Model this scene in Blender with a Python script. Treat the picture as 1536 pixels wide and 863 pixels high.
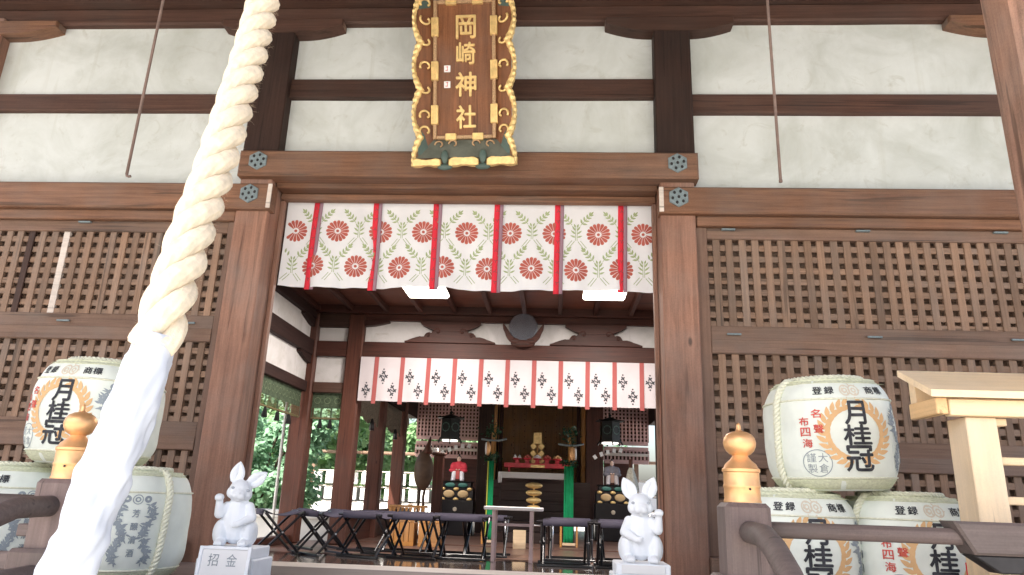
import bpy, bmesh, math, random
from mathutils import Vector, Matrix, noise
for o in list(bpy.data.objects):
    bpy.data.objects.remove(o, do_unlink=True)
SC = bpy.context.scene
COL = SC.collection
PI = math.pi
rnd = random.Random(7)

# ------------------------------------------------------------------ camera
CAM = Vector((0.66255, -4.53493, 0.62))
FPX = 1071.08                                   # focal length in photo pixels (photo 1536 wide)
YAW, PITCH, ROLL = math.radians(-3.697), math.radians(16.48), math.radians(2.0235)
_f = Vector((math.sin(YAW) * math.cos(PITCH), math.cos(YAW) * math.cos(PITCH), math.sin(PITCH)))
_r0 = Vector((math.cos(YAW), -math.sin(YAW), 0))
_u0 = _r0.cross(_f)
_r = math.cos(ROLL) * _r0 + math.sin(ROLL) * _u0
_u = -math.sin(ROLL) * _r0 + math.cos(ROLL) * _u0
cd = bpy.data.cameras.new('camera')
cam = bpy.data.objects.new('camera', cd)
COL.objects.link(cam)
cam.matrix_world = Matrix(((_r.x, _u.x, -_f.x, CAM.x), (_r.y, _u.y, -_f.y, CAM.y), (_r.z, _u.z, -_f.z, CAM.z), (0, 0, 0, 1)))
cd.sensor_width = 36
cd.lens = FPX / 1536 * 36
cd.clip_start = 0.05
cd.clip_end = 600
SC.camera = cam

# ------------------------------------------------------------------ sky, sun, exposure
SUN_DIR = Vector((-0.30, -0.42, 0.86)).normalized()      # towards the sun
w = bpy.data.worlds.new('World')
SC.world = w
w.use_nodes = True
nt = w.node_tree
sky = nt.nodes.new('ShaderNodeTexSky')
sky.sky_type = 'NISHITA'
sky.sun_disc = False
sky.sun_elevation = math.asin(SUN_DIR.z)
sky.sun_rotation = math.atan2(SUN_DIR.x, SUN_DIR.y)
sky.air_density = 1.0
sky.dust_density = 5.0
sky.ozone_density = 0.0
nt.links.new(sky.outputs[0], nt.nodes['Background'].inputs[0])
nt.nodes['Background'].inputs[1].default_value = 0.15
sl = bpy.data.lights.new('sun', 'SUN')
sl.energy = 5.0
sl.angle = math.radians(0.6)
sl.color = (1.0, 0.95, 0.87)
so = bpy.data.objects.new('sun', sl)
COL.objects.link(so)
so.rotation_euler = SUN_DIR.to_track_quat('Z', 'Y').to_euler()
SC.view_settings.view_transform = 'Standard'
SC.view_settings.look = 'None'
SC.view_settings.gamma = 1
SC.view_settings.use_curve_mapping = False
SC.view_settings.exposure = 1.76

# ------------------------------------------------------------------ pixels to places
def ray(u, v):
    return _r * ((u - 768) / FPX) - _u * ((v - 431.5) / FPX) + _f
def at(u, v, y):                 # where the line of sight meets the plane Y = y
    d = ray(u, v)
    return CAM + d * ((y - CAM.y) / d.y)
def atz(u, v, z):                # ... the plane Z = z
    d = ray(u, v)
    return CAM + d * ((z - CAM.z) / d.z)
def atd(u, v, depth):            # ... at a given depth along the lens axis
    return CAM + ray(u, v) * depth

# ------------------------------------------------------------------ mesh helpers
def BM():
    return bmesh.new()
def box(bm, x0, x1, y0, y1, z0, z1, bev=0.0, rot=None):
    vs = [bm.verts.new((x, y, z)) for x in (x0, x1) for y in (y0, y1) for z in (z0, z1)]
    fs = [bm.faces.new([vs[i] for i in q]) for q in ((0, 1, 3, 2), (4, 6, 7, 5), (0, 4, 5, 1), (2, 3, 7, 6), (0, 2, 6, 4), (1, 5, 7, 3))]
    if rot is not None:
        c = Vector(((x0 + x1) / 2, (y0 + y1) / 2, (z0 + z1) / 2))
        for v in vs:
            v.co = c + rot @ (v.co - c)
    if bev:
        es = list({e for f in fs for e in f.edges})
        bmesh.ops.bevel(bm, geom=es, offset=bev, segments=1, affect='EDGES')
    return vs
def prism(bm, poly, y0, y1, bev=0.0):            # polygon of (x, z) extruded along y
    a = [bm.verts.new((x, y0, z)) for x, z in poly]
    b = [bm.verts.new((x, y1, z)) for x, z in poly]
    n = len(poly)
    f = [bm.faces.new(a), bm.faces.new(b[::-1])]
    for i in range(n):
        j = (i + 1) % n
        f.append(bm.faces.new((a[j], a[i], b[i], b[j])))
    if bev:
        es = list(f[0].edges)
        bmesh.ops.bevel(bm, geom=es, offset=bev, segments=1, affect='EDGES')
    return a + b
def lathe(bm, prof, n=24, c=(0, 0, 0), cap=True, sx=1.0, sy=1.0):
    rings = []
    for r, z in prof:
        rings.append([bm.verts.new((c[0] + sx * r * math.cos(2 * PI * i / n), c[1] + sy * r * math.sin(2 * PI * i / n), c[2] + z)) for i in range(n)])
    for k in range(len(rings) - 1):
        for i in range(n):
            j = (i + 1) % n
            bm.faces.new((rings[k][i], rings[k][j], rings[k + 1][j], rings[k + 1][i]))
    if cap:
        bm.faces.new(rings[0][::-1])
        bm.faces.new(rings[-1])
def frames(pts):
    P = [Vector(p) for p in pts]
    T = []
    for i in range(len(P)):
        a, b = P[max(i - 1, 0)], P[min(i + 1, len(P) - 1)]
        T.append((b - a).normalized())
    up = Vector((0, 0, 1)) if abs(T[0].z) < 0.9 else Vector((0, 1, 0))
    n = T[0].cross(up).normalized()
    out = []
    for i in range(len(P)):
        n = (n - T[i] * n.dot(T[i])).normalized()
        out.append((P[i], T[i], n, T[i].cross(n)))
    return out
def tube(bm, pts, r, n=8, cap=True):
    fr = frames(pts)
    rings = []
    for i, (p, t, a, b) in enumerate(fr):
        rr = r[i] if isinstance(r, (list, tuple)) else r
        rings.append([bm.verts.new(p + a * rr * math.cos(2 * PI * k / n) + b * rr * math.sin(2 * PI * k / n)) for k in range(n)])
    for i in range(len(rings) - 1):
        for k in range(n):
            j = (k + 1) % n
            bm.faces.new((rings[i][k], rings[i][j], rings[i + 1][j], rings[i + 1][k]))
    if cap:
        bm.faces.new(rings[0][::-1])
        bm.faces.new(rings[-1])
def resample(pts, step):
    P = [Vector(p) for p in pts]
    out = [P[0]]
    for a, b in zip(P, P[1:]):
        n = max(1, int(round((b - a).length / step)))
        for i in range(1, n + 1):
            out.append(a.lerp(b, i / n))
    return out
def strand(bm, pts, R, lay, ph, sr, n=7, wob=0.0, scale=None):    # one helical strand of a twisted rope
    fr = frames(pts)
    s = 0.0
    line = []
    rad = []
    for i, (p, t, a, b) in enumerate(fr):
        if i:
            s += (p - fr[i - 1][0]).length
        k = scale[i] if scale else 1.0
        an = ph + 2 * PI * s / lay
        h = R * k
        line.append(p + (a * math.cos(an) + b * math.sin(an)) * h)
        rad.append(sr * k * (1 + wob * noise.noise(Vector((s * 40, ph, 1.7)))))
    tube(bm, line, rad, n)
def rope(bm, pts, R, lay, k=3, step=None, n=6, scale=None, ph=0.0):
    p = resample(pts, step or lay / 9)
    for i in range(k):
        strand(bm, p, R * (0.54 if k == 3 else 0.5), lay, ph + 2 * PI * i / k, R * (0.5 if k == 3 else 0.52), n, 0.06, scale)
def ell(bm, c, r, rot=None, u=14, v=9):
    c = Vector(c)
    m = rot if rot is not None else Matrix.Identity(3)
    rows = []
    for j in range(v + 1):
        th = PI * j / v
        if j in (0, v):
            rows.append([bm.verts.new(c + m @ Vector((0, 0, r[2] * math.cos(th))))])
        else:
            rows.append([bm.verts.new(c + m @ Vector((r[0] * math.sin(th) * math.cos(2 * PI * i / u), r[1] * math.sin(th) * math.sin(2 * PI * i / u), r[2] * math.cos(th)))) for i in range(u)])
    for j in range(v):
        a, b = rows[j], rows[j + 1]
        for i in range(u):
            k = (i + 1) % u
            if len(a) == 1:
                bm.faces.new((a[0], b[i], b[k]))
            elif len(b) == 1:
                bm.faces.new((a[i], b[0], a[k]))
            else:
                bm.faces.new((a[i], b[i], b[k], a[k]))
def rotm(ax, deg):
    return Matrix.Rotation(math.radians(deg), 3, ax)
def me_of(name, bm, mat, smooth=False):
    bmesh.ops.recalc_face_normals(bm, faces=bm.faces)
    me = bpy.data.meshes.new(name)
    bm.to_mesh(me)
    bm.free()
    if smooth:
        me.polygons.foreach_set('use_smooth', [True] * len(me.polygons))
    if mat is not None:
        me.materials.append(mat)
    return me
def place(name, me, parent=None, loc=None, rot=None):
    o = bpy.data.objects.new(name, me)
    COL.objects.link(o)
    if parent is not None:
        o.parent = parent
    if loc is not None:
        o.location = loc
    if rot is not None:
        o.rotation_euler = rot
    return o
def obj(name, bm, mat, parent=None, smooth=False, loc=None, rot=None):
    return place(name, me_of(name, bm, mat, smooth), parent, loc, rot)
def tag(o, label, cat, group=None):
    o['label'] = label
    o['category'] = cat
    if group:
        o['group'] = group
    return o
def thing(name, label, cat, loc=(0, 0, 0), rot=(0, 0, 0), group=None):
    o = bpy.data.objects.new(name, None)
    o.empty_display_size = 0.1
    COL.objects.link(o)
    o.location = loc
    o.rotation_euler = rot
    return tag(o, label, cat, group)
def struct(o, kind='structure'):
    o['kind'] = kind
    return o
def copy_tree(o, parent=None):
    c = o.copy()
    COL.objects.link(c)
    c.parent = parent
    for ch in list(o.children):
        copy_tree(ch, c)
    return c
def remeshed(name, bm, mat, parent, voxel, smooth=6, loc=None):   # fuse overlapping lumps into one continuous skin
    o = obj(name, bm, mat, None)
    m = o.modifiers.new('r', 'REMESH'); m.mode = 'VOXEL'; m.voxel_size = voxel
    s = o.modifiers.new('s', 'SMOOTH'); s.iterations = smooth; s.factor = 0.5
    dg = bpy.context.evaluated_depsgraph_get()
    me = bpy.data.meshes.new_from_object(o.evaluated_get(dg))
    me.name = name
    old = o.data
    o.modifiers.clear()
    o.data = me
    bpy.data.meshes.remove(old)
    me.polygons.foreach_set('use_smooth', [True] * len(me.polygons))
    if not me.materials:
        me.materials.append(mat)
    o.parent = parent
    if loc is not None:
        o.location = loc
    return o

# flat prints: polygons drawn in (s, t), cut finely, then wrapped onto a surface
_glyph = {}
def glyph(ch, bold=0.0):
    key = (ch, bold)
    if key not in _glyph:
        c = bpy.data.curves.new('glyph', 'FONT')
        c.body = ch
        c.offset = bold
        c.resolution_u = 3
        o = bpy.data.objects.new('glyph', c)
        COL.objects.link(o)
        dg = bpy.context.evaluated_depsgraph_get()
        m = bpy.data.meshes.new_from_object(o.evaluated_get(dg))
        vs = [v.co.copy() for v in m.vertices]
        xs = [v.x for v in vs]; ys = [v.y for v in vs]
        cx, cy = (min(xs) + max(xs)) / 2, (min(ys) + max(ys)) / 2
        W, H = max(xs) - min(xs), max(ys) - min(ys)
        _glyph[key] = ([((v.x - cx) / W, (v.y - cy) / H) for v in vs], [tuple(p.vertices) for p in m.polygons])
        bpy.data.objects.remove(o, do_unlink=True)
        bpy.data.curves.remove(c)
        bpy.data.meshes.remove(m)
    return _glyph[key]
class Print:
    def __init__(self):
        self.bm = bmesh.new()
    def poly(self, pts):
        self.bm.faces.new([self.bm.verts.new((p[0], 0, p[1])) for p in pts])
    def text(self, ch, s, t, wd, ht, bold=0.0, rot=0.0):
        vs, fs = glyph(ch, 0.0)
        sh = [(0, 0)] if not bold else [(0, 0), (bold, 0), (-bold, 0), (0, bold), (0, -bold)]
        for n, (bx, bz) in enumerate(sh):            # thicker strokes: shifted layers, each a hair prouder
            vv = [self.bm.verts.new((s + x * wd + bx, n * 0.0003, t + y * ht + bz)) for x, y in vs]
            for f in fs:
                try:
                    self.bm.faces.new([vv[i] for i in f])
                except ValueError:
                    pass
    def leaf(self, s, t, L, wd, ang, n=4):
        c, sn = math.cos(ang), math.sin(ang)
        up, dn = [], []
        for i in range(n + 1):
            a = i / n
            h = wd * math.sin(PI * a ** 0.8) * 0.5
            up.append((a * L, h)); dn.append((a * L, -h))
        p = up + dn[1:-1][::-1]
        self.poly([(s + x * c - y * sn, t + x * sn + y * c) for x, y in p])
    def line(self, a, b, wd):
        d = Vector((b[0] - a[0], b[1] - a[1])); d.normalize()
        n = Vector((-d.y, d.x)) * wd / 2
        self.poly([(a[0] + n.x, a[1] + n.y), (b[0] + n.x, b[1] + n.y), (b[0] - n.x, b[1] - n.y), (a[0] - n.x, a[1] - n.y)])
    def ring(self, s, t, r0, r1, n=28):
        for i in range(n):
            a, b = 2 * PI * i / n, 2 * PI * (i + 1) / n
            if r0 <= 0:
                self.poly([(s, t), (s + r1 * math.cos(a), t + r1 * math.sin(a)), (s + r1 * math.cos(b), t + r1 * math.sin(b))])
            else:
                self.poly([(s + r0 * math.cos(a), t + r0 * math.sin(a)), (s + r1 * math.cos(a), t + r1 * math.sin(a)), (s + r1 * math.cos(b), t + r1 * math.sin(b)), (s + r0 * math.cos(b), t + r0 * math.sin(b))])
    def done(self, name, mat, parent, fn, cut=0.0, cutz=0.0, loc=None, radial=False):
        bm = self.bm
        for step, ax in ((cut, 0), (cutz, 2)):
            if not step:
                continue
            lo = min(v.co[ax] for v in bm.verts); hi = max(v.co[ax] for v in bm.verts)
            k = math.ceil(lo / step)
            while k * step < hi:
                co = [0, 0, 0]; no = [0, 0, 0]
                co[ax] = k * step; no[ax] = 1
                bmesh.ops.bisect_plane(bm, geom=bm.verts[:] + bm.edges[:] + bm.faces[:], plane_co=co, plane_no=no)
                k += 1
        for v in bm.verts:
            lay = v.co.y
            p = fn(v.co.x, v.co.z)
            if radial:
                p += Vector((p.x, p.y, 0)).normalized() * lay
            else:
                p.y -= lay
            v.co = p
        return obj(name, bm, mat, parent, True, loc)

# ------------------------------------------------------------------ materials
def new_mat(name):
    m = bpy.data.materials.new(name)
    m.use_nodes = True
    return m, m.node_tree, m.node_tree.nodes['Principled BSDF']
def N(t, kind, **kw):
    n = t.nodes.new(kind)
    for k, v in kw.items():
        setattr(n, k, v)
    return n
def mixc(t, fac, a, b, mode='MIX'):
    n = N(t, 'ShaderNodeMix', data_type='RGBA', blend_type=mode)
    for s, v in ((0, fac), (6, a), (7, b)):
        if isinstance(v, (int, float)):
            n.inputs[s].default_value = v
        elif isinstance(v, tuple):
            n.inputs[s].default_value = (*v[:3], 1)
        else:
            t.links.new(v, n.inputs[s])
    return n.outputs[2]
def ramp(t, fac, lo, hi):
    n = N(t, 'ShaderNodeMapRange')
    n.inputs[1].default_value = lo; n.inputs[2].default_value = hi
    t.links.new(fac, n.inputs[0])
    return n.outputs[0]
def noise_tex(t, vec, scale, detail=5, rough=0.6, dist=0.0):
    n = N(t, 'ShaderNodeTexNoise')
    n.inputs['Scale'].default_value = scale
    n.inputs['Detail'].default_value = detail
    n.inputs['Roughness'].default_value = rough
    n.inputs['Distortion'].default_value = dist
    if vec is not None:
        t.links.new(vec, n.inputs['Vector'])
    return n.outputs['Fac']
def rand_vec(t, sc=(1, 1, 1)):                   # object coordinates, shifted at random from object to object
    tc = N(t, 'ShaderNodeTexCoord'); oi = N(t, 'ShaderNodeObjectInfo')
    ml = N(t, 'ShaderNodeMath', operation='MULTIPLY'); ml.inputs[1].default_value = 37.0
    t.links.new(oi.outputs['Random'], ml.inputs[0])
    ad = N(t, 'ShaderNodeVectorMath', operation='ADD')
    t.links.new(tc.outputs['Object'], ad.inputs[0]); t.links.new(ml.outputs[0], ad.inputs[1])
    mp = N(t, 'ShaderNodeMapping'); mp.inputs['Scale'].default_value = sc
    t.links.new(ad.outputs[0], mp.inputs['Vector'])
    return mp.outputs[0], oi.outputs['Random'], ad.outputs[0]
def bump(t, b, h, strength, dist=0.004):
    n = N(t, 'ShaderNodeBump'); n.inputs['Strength'].default_value = strength; n.inputs['Distance'].default_value = dist
    t.links.new(h, n.inputs['Height']); t.links.new(n.outputs[0], b.inputs['Normal'])
def wood(name, col, axis='z', rough=0.6, contrast=0.55, var=0.25, grey=0.0, spec=0.3, gs=55):
    m, t, b = new_mat(name)
    sc = {'x': (1.6, gs, gs), 'y': (gs, 1.6, gs), 'z': (gs, gs, 1.6)}[axis]
    v, rv, raw = rand_vec(t, sc)
    g0 = noise_tex(t, v, 1.0, 8, 0.7, 0.35)
    fine = noise_tex(t, raw, 140, 3, 0.7)
    gm = N(t, 'ShaderNodeMath', operation='MULTIPLY_ADD'); gm.inputs[1].default_value = 0.75
    fm = N(t, 'ShaderNodeMath', operation='MULTIPLY'); fm.inputs[1].default_value = 0.25
    t.links.new(fine, fm.inputs[0]); t.links.new(g0, gm.inputs[0]); t.links.new(fm.outputs[0], gm.inputs[2])
    g = gm.outputs[0]
    blot = noise_tex(t, raw, 2.3, 4, 0.55)
    lo = tuple(c * (1 - contrast) for c in col); hi = tuple(min(1, c * (1 + contrast * 0.8)) for c in col)
    c1 = mixc(t, ramp(t, g, 0.3, 0.7), lo, hi)
    vc, _, _ = rand_vec(t, tuple(k * 0.55 for k in sc))
    ck = ramp(t, noise_tex(t, vc, 1.0, 4, 0.55, 0.2), 0.62, 0.67)
    ckm = N(t, 'ShaderNodeMath', operation='MULTIPLY'); ckm.inputs[1].default_value = 0.75
    t.links.new(ck, ckm.inputs[0])
    c1 = mixc(t, ckm.outputs[0], c1, tuple(c * 0.35 for c in col))
    kmap = N(t, 'ShaderNodeMapping'); kmap.inputs['Scale'].default_value = tuple(1.0 if k > 5 else 0.45 for k in sc)
    t.links.new(raw, kmap.inputs['Vector'])
    kn = N(t, 'ShaderNodeTexVoronoi'); kn.inputs['Scale'].default_value = 2.6
    t.links.new(kmap.outputs[0], kn.inputs['Vector'])
    kr = ramp(t, kn.outputs['Distance'], 0.045, 0.02)
    c1 = mixc(t, kr, c1, tuple(c * 0.3 for c in col))
    big = noise_tex(t, raw, 1.3, 4, 0.6)
    c1 = mixc(t, 0.55, c1, mixc(t, ramp(t, big, 0.3, 0.7), (0.62, 0.60, 0.58), (1.25, 1.22, 1.16)), 'MULTIPLY')
    lum = sum(col) / 3
    c2 = mixc(t, ramp(t, blot, 0.42, 0.75), c1, tuple(lum * 1.15 * k for k in (1.08, 0.98, 0.9)))
    mx = c2.node; 
    k = N(t, 'ShaderNodeMath', operation='MULTIPLY'); k.inputs[1].default_value = 0.3 + grey
    t.links.new(ramp(t, blot, 0.42, 0.75), k.inputs[0]); t.links.new(k.outputs[0], mx.inputs[0])
    hs = N(t, 'ShaderNodeHueSaturation')
    vv = N(t, 'ShaderNodeMapRange'); vv.inputs[3].default_value = 1 - var; vv.inputs[4].default_value = 1 + var
    t.links.new(rv, vv.inputs[0]); t.links.new(vv.outputs[0], hs.inputs['Value']); t.links.new(c2, hs.inputs['Color'])
    t.links.new(hs.outputs[0], b.inputs['Base Color'])
    b.inputs['Roughness'].default_value = rough
    b.inputs['Specular IOR Level'].default_value = spec
    bump(t, b, g, 0.35, 0.003)
    return m
def plain(name, col, rough=0.6, metal=0.0, var=0.12, sc=6.0, spec=0.4, bmp=0.0, bsc=120.0, em=None):
    m, t, b = new_mat(name)
    v, rv, raw = rand_vec(t)
    n1 = noise_tex(t, raw, sc, 5, 0.6)
    c = mixc(t, ramp(t, n1, 0.3, 0.7), tuple(k * (1 - var) for k in col), tuple(min(1, k * (1 + var)) for k in col))
    t.links.new(c, b.inputs['Base Color'])
    b.inputs['Roughness'].default_value = rough
    b.inputs['Metallic'].default_value = metal
    b.inputs['Specular IOR Level'].default_value = spec
    if bmp:
        bump(t, b, noise_tex(t, raw, bsc, 3, 0.6), bmp, 0.002)
    if em:
        b.inputs['Emission Color'].default_value = (*em[:3], 1); b.inputs['Emission Strength'].default_value = em[3]
    return m
def plaster_mat(name, col):
    m, t, b = new_mat(name)
    v, rv, raw = rand_vec(t)
    st = noise_tex(t, raw, 1.7, 6, 0.62, 0.8)
    fi = noise_tex(t, raw, 14, 5, 0.6)
    c = mixc(t, ramp(t, st, 0.42, 0.72), col, tuple(k * q for k, q in zip(col, (0.74, 0.745, 0.71))))
    st2 = noise_tex(t, raw, 4.5, 7, 0.7, 1.5)
    c = mixc(t, ramp(t, st2, 0.56, 0.78), c, tuple(k * q for k, q in zip(col, (0.70, 0.68, 0.62))))
    dmp = N(t, 'ShaderNodeMapping'); dmp.inputs['Scale'].default_value = (11, 11, 0.7)
    t.links.new(raw, dmp.inputs['Vector'])
    dr = noise_tex(t, dmp.outputs[0], 1.0, 4, 0.6, 0.3)
    c = mixc(t, ramp(t, dr, 0.60, 0.95), c, tuple(k * q for k, q in zip(col, (0.72, 0.70, 0.63))))
    c = mixc(t, 0.3, c, mixc(t, ramp(t, fi, 0.3, 0.75), (1, 1, 1), (0.82, 0.83, 0.8)), 'MULTIPLY')
    t.links.new(c, b.inputs['Base Color'])
    b.inputs['Roughness'].default_value = 0.9
    bump(t, b, fi, 0.25, 0.006)
    return m
def cloth_mat(name, col, trans=0.0, sc=900, var=0.04):
    m, t, b = new_mat(name)
    v, rv, raw = rand_vec(t)
    n1 = noise_tex(t, raw, 5, 4, 0.6)
    c = mixc(t, ramp(t, n1, 0.3, 0.7), tuple(k * (1 - var) for k in col), tuple(min(1, k * (1 + var)) for k in col))
    t.links.new(c, b.inputs['Base Color'])
    b.inputs['Roughness'].default_value = 0.85
    b.inputs['Specular IOR Level'].default_value = 0.15
    bump(t, b, noise_tex(t, raw, sc, 2, 0.5), 0.15, 0.001)
    if trans:
        tr = N(t, 'ShaderNodeBsdfTranslucent'); t.links.new(c, tr.inputs['Color'])
        mx = N(t, 'ShaderNodeMixShader'); mx.inputs[0].default_value = trans
        t.links.new(b.outputs[0], mx.inputs[1]); t.links.new(tr.outputs[0], mx.inputs[2])
        t.links.new(mx.outputs[0], t.nodes['Material Output'].inputs[0])
    return m
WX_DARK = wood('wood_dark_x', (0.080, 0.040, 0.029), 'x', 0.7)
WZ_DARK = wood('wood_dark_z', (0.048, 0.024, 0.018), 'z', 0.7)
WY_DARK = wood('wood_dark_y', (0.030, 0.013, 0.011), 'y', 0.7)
WX_MID = wood('wood_beam_x', (0.198, 0.100, 0.060), 'x', 0.62, 0.55, 0.12, 0.1, gs=42)
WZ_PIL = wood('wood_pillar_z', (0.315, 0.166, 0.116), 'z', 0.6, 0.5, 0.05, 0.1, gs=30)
WZ_SLAT = wood('wood_slat_z', (0.255, 0.162, 0.112), 'z', 0.75, 0.35, 0.22, 0.1)
WX_SLAT = wood('wood_slat_x', (0.255, 0.162, 0.112), 'x', 0.75, 0.35, 0.15, 0.1)
WZ_FRAME = wood('wood_stile_z', (0.19, 0.115, 0.085), 'z', 0.7, 0.35, 0.05)
WX_CEIL = wood('wood_ceiling_x', (0.17, 0.062, 0.040), 'x', 0.5, 0.4, 0.2)
WX_RAIL = wood('wood_frame_x', (0.205, 0.125, 0.090), 'x', 0.7, 0.4, 0.1, 0.2)
WZ_POST = wood('wood_porch_z', (0.340, 0.200, 0.150), 'z', 0.6, 0.6, 0.05, 0.2, gs=28)
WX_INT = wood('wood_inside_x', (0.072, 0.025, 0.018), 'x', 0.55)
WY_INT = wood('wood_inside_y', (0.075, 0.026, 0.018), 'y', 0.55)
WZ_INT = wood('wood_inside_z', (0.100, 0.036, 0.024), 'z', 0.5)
WX_PALE = wood('wood_pale_x', (0.84, 0.65, 0.42), 'x', 0.55, 0.18, 0.06, gs=30)
WZ_PALE = wood('wood_pale_z', (0.80, 0.62, 0.41), 'z', 0.55, 0.18, 0.06, gs=30)
WY_PALE = wood('wood_pale_y', (0.72, 0.48, 0.25), 'y', 0.55, 0.18, 0.06, gs=30)
WX_RAILG = wood('wood_grey_x', (0.140, 0.108, 0.104), 'x', 0.6, 0.35, 0.1, 0.3)
WZ_RAILG = wood('wood_grey_z', (0.150, 0.110, 0.105), 'z', 0.6, 0.35, 0.1, 0.3)
WX_PINK = wood('wood_rear_x', (0.66, 0.42, 0.40), 'x', 0.7, 0.15, 0.06)
WZ_ORANGE = wood('wood_orange_z', (0.62, 0.30, 0.09), 'z', 0.5, 0.2, 0.06)
WX_FLOOR = wood('wood_floor_x', (0.17, 0.095, 0.075), 'x', 0.35, 0.35, 0.1)
WX_SILL = wood('wood_sill_x', (0.70, 0.62, 0.56), 'x', 0.5, 0.2, 0.05)
WZ_PLAQ = wood('wood_plaque_z', (0.21, 0.088, 0.042), 'z', 0.45, 0.6, 0.05, gs=40)
PLASTER = plaster_mat('plaster', (0.64, 0.675, 0.665))
PLASTER_IN = plaster_mat('plaster_inside', (0.74, 0.72, 0.72))
GOLD = plain('gold_leaf', (0.86, 0.62, 0.27), 0.45, 0.5, 0.18, 25, 0.5, 0.2, 60)
BRONZE = plain('knurled_bronze', (0.46, 0.30, 0.17), 0.55, 0.4, 0.35, 120, 0.4, 0.5, 250)
FINIAL = plain('finial_gold', (0.76, 0.43, 0.20), 0.40, 0.6, 0.12, 14, 0.5)
TEAL_GREY = plain('faded_teal', (0.13, 0.14, 0.115), 0.5, 0.0, 0.25, 12)
TEAL = plain('teal_paint', (0.075, 0.115, 0.100), 0.5, 0.0, 0.25, 12)
FITTING = plain('verdigris', (0.20, 0.25, 0.265), 0.6, 0.2, 0.25, 60)
IRON = plain('dark_iron', (0.035, 0.033, 0.035), 0.5, 0.4, 0.2, 20)
ROD = plain('brown_rod', (0.20, 0.14, 0.12), 0.6, 0.3, 0.2, 20)
CORD = plain('hemp_cord', (0.80, 0.69, 0.53), 0.95, 0.0, 0.16, 45, 0.05, 1.0, 420)
WHITE_CLOTH = cloth_mat('white_cloth', (0.52, 0.56, 0.64))
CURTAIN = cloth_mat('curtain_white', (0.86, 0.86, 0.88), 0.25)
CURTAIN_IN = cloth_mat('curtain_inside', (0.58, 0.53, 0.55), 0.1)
STRIP_RED = cloth_mat('ribbon_red', (0.85, 0.05, 0.08), 0.2)
STRIP_GREY = cloth_mat('ribbon_mauve', (0.36, 0.22, 0.27), 0.1)
STRIP_PINK = cloth_mat('ribbon_dull_pink', (0.37, 0.105, 0.10), 0.1)
MUM = plain('print_red', (0.46, 0.115, 0.085), 0.9, 0, 0.08)
GREEN = plain('print_green', (0.36, 0.43, 0.23), 0.9, 0, 0.1)
INK = plain('ink_black', (0.045, 0.047, 0.055), 0.85, 0, 0.55, 22)
REDINK = plain('ink_red', (0.62, 0.10, 0.08), 0.8, 0, 0.1)
TAN = plain('ink_tan', (0.70, 0.44, 0.22), 0.8, 0, 0.1)
FAINT = plain('ink_faint_tan', (0.68, 0.60, 0.48), 0.8, 0, 0.05)
SLATE = plain('ink_slate', (0.29, 0.33, 0.36), 0.8, 0, 0.1)
LABEL = cloth_mat('barrel_wrap', (0.76, 0.80, 0.73), 0, 130, 0.09)
STRAW = plain('straw', (0.62, 0.64, 0.47), 0.85, 0, 0.15, 90, 0.2, 0.5, 260)
STRAW_ROPE = plain('straw_rope', (0.72, 0.72, 0.58), 0.85, 0, 0.12, 90, 0.2, 0.5, 260)
STONE_WHITE = plain('white_stone', (0.88, 0.91, 0.95), 0.6, 0, 0.05, 9, 0.35, 0.25, 140)
PAPER = plain('white_paper', (0.82, 0.82, 0.82), 0.8, 0, 0.02)
BLACK_LAC = plain('black_lacquer', (0.016, 0.015, 0.018), 0.3, 0, 0.2, 10, 0.6)
PURPLE = cloth_mat('purple_grey_fabric', (0.065, 0.058, 0.082))
STEEL = plain('steel', (0.6, 0.6, 0.62), 0.3, 0.9, 0.1)
# ================================================================== setting
def ground_mat():
    m, t, b = new_mat('gravel')
    tc = N(t, 'ShaderNodeTexCoord')
    a = noise_tex(t, tc.outputs['Object'], 60, 4, 0.7); c = noise_tex(t, tc.outputs['Object'], 0.7, 4, 0.6)
    k = mixc(t, ramp(t, a, 0.3, 0.7), (0.26, 0.25, 0.23), (0.52, 0.50, 0.47))
    k = mixc(t, ramp(t, c, 0.35, 0.7), k, (0.44, 0.42, 0.38))
    t.links.new(k, b.inputs['Base Color']); b.inputs['Roughness'].default_value = 0.9
    bump(t, b, a, 0.5, 0.02)
    return m
GROUND_Z = -0.95
bm = BM()
bmesh.ops.create_grid(bm, x_segments=4, y_segments=4, size=150)
struct(obj('ground', bm, ground_mat(), loc=(0, 0, GROUND_Z)))
bm = BM()
box(bm, -4.6, 5.0, -2.2, -0.16, 0.10, 0.20, 0.01)
box(bm, -4.6, 5.0, -2.1, -0.16, GROUND_Z - 0.02, 0.099)
struct(obj('veranda_floor', bm, WX_RAILG))
stone = plain('step_stone', (0.36, 0.35, 0.33), 0.8, 0, 0.2, 9, 0.3, 0.4, 80)
bm = BM()
for i in range(5):
    box(bm, -0.95, 1.2, -2.2 - 0.3 * (i + 1), -2.2 - 0.3 * i - 0.002 * (i > 0), GROUND_Z - 0.02, 0.2 - 0.19 * (i + 1), 0.012)
struct(obj('stone_steps', bm, stone))
def gloss_floor():
    m, t, b = new_mat('lacquered_floor')
    v, rv, raw = rand_vec(t, (1.2, 9, 30))
    g = noise_tex(t, v, 1.0, 5, 0.6, 0.4)
    t.links.new(mixc(t, ramp(t, g, 0.3, 0.7), (0.05, 0.036, 0.032), (0.12, 0.088, 0.075)), b.inputs['Base Color'])
    b.inputs['Roughness'].default_value = 0.13
    b.inputs['Specular IOR Level'].default_value = 0.9
    b.inputs['Coat Weight'].default_value = 0.6; b.inputs['Coat Roughness'].default_value = 0.08
    return m
bm = BM()
box(bm, -2.9, 3.6, 0.27, 3.35, -0.12, 0.0)
struct(obj('entrance_floor', bm, gloss_floor()))
bm = BM()
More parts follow.
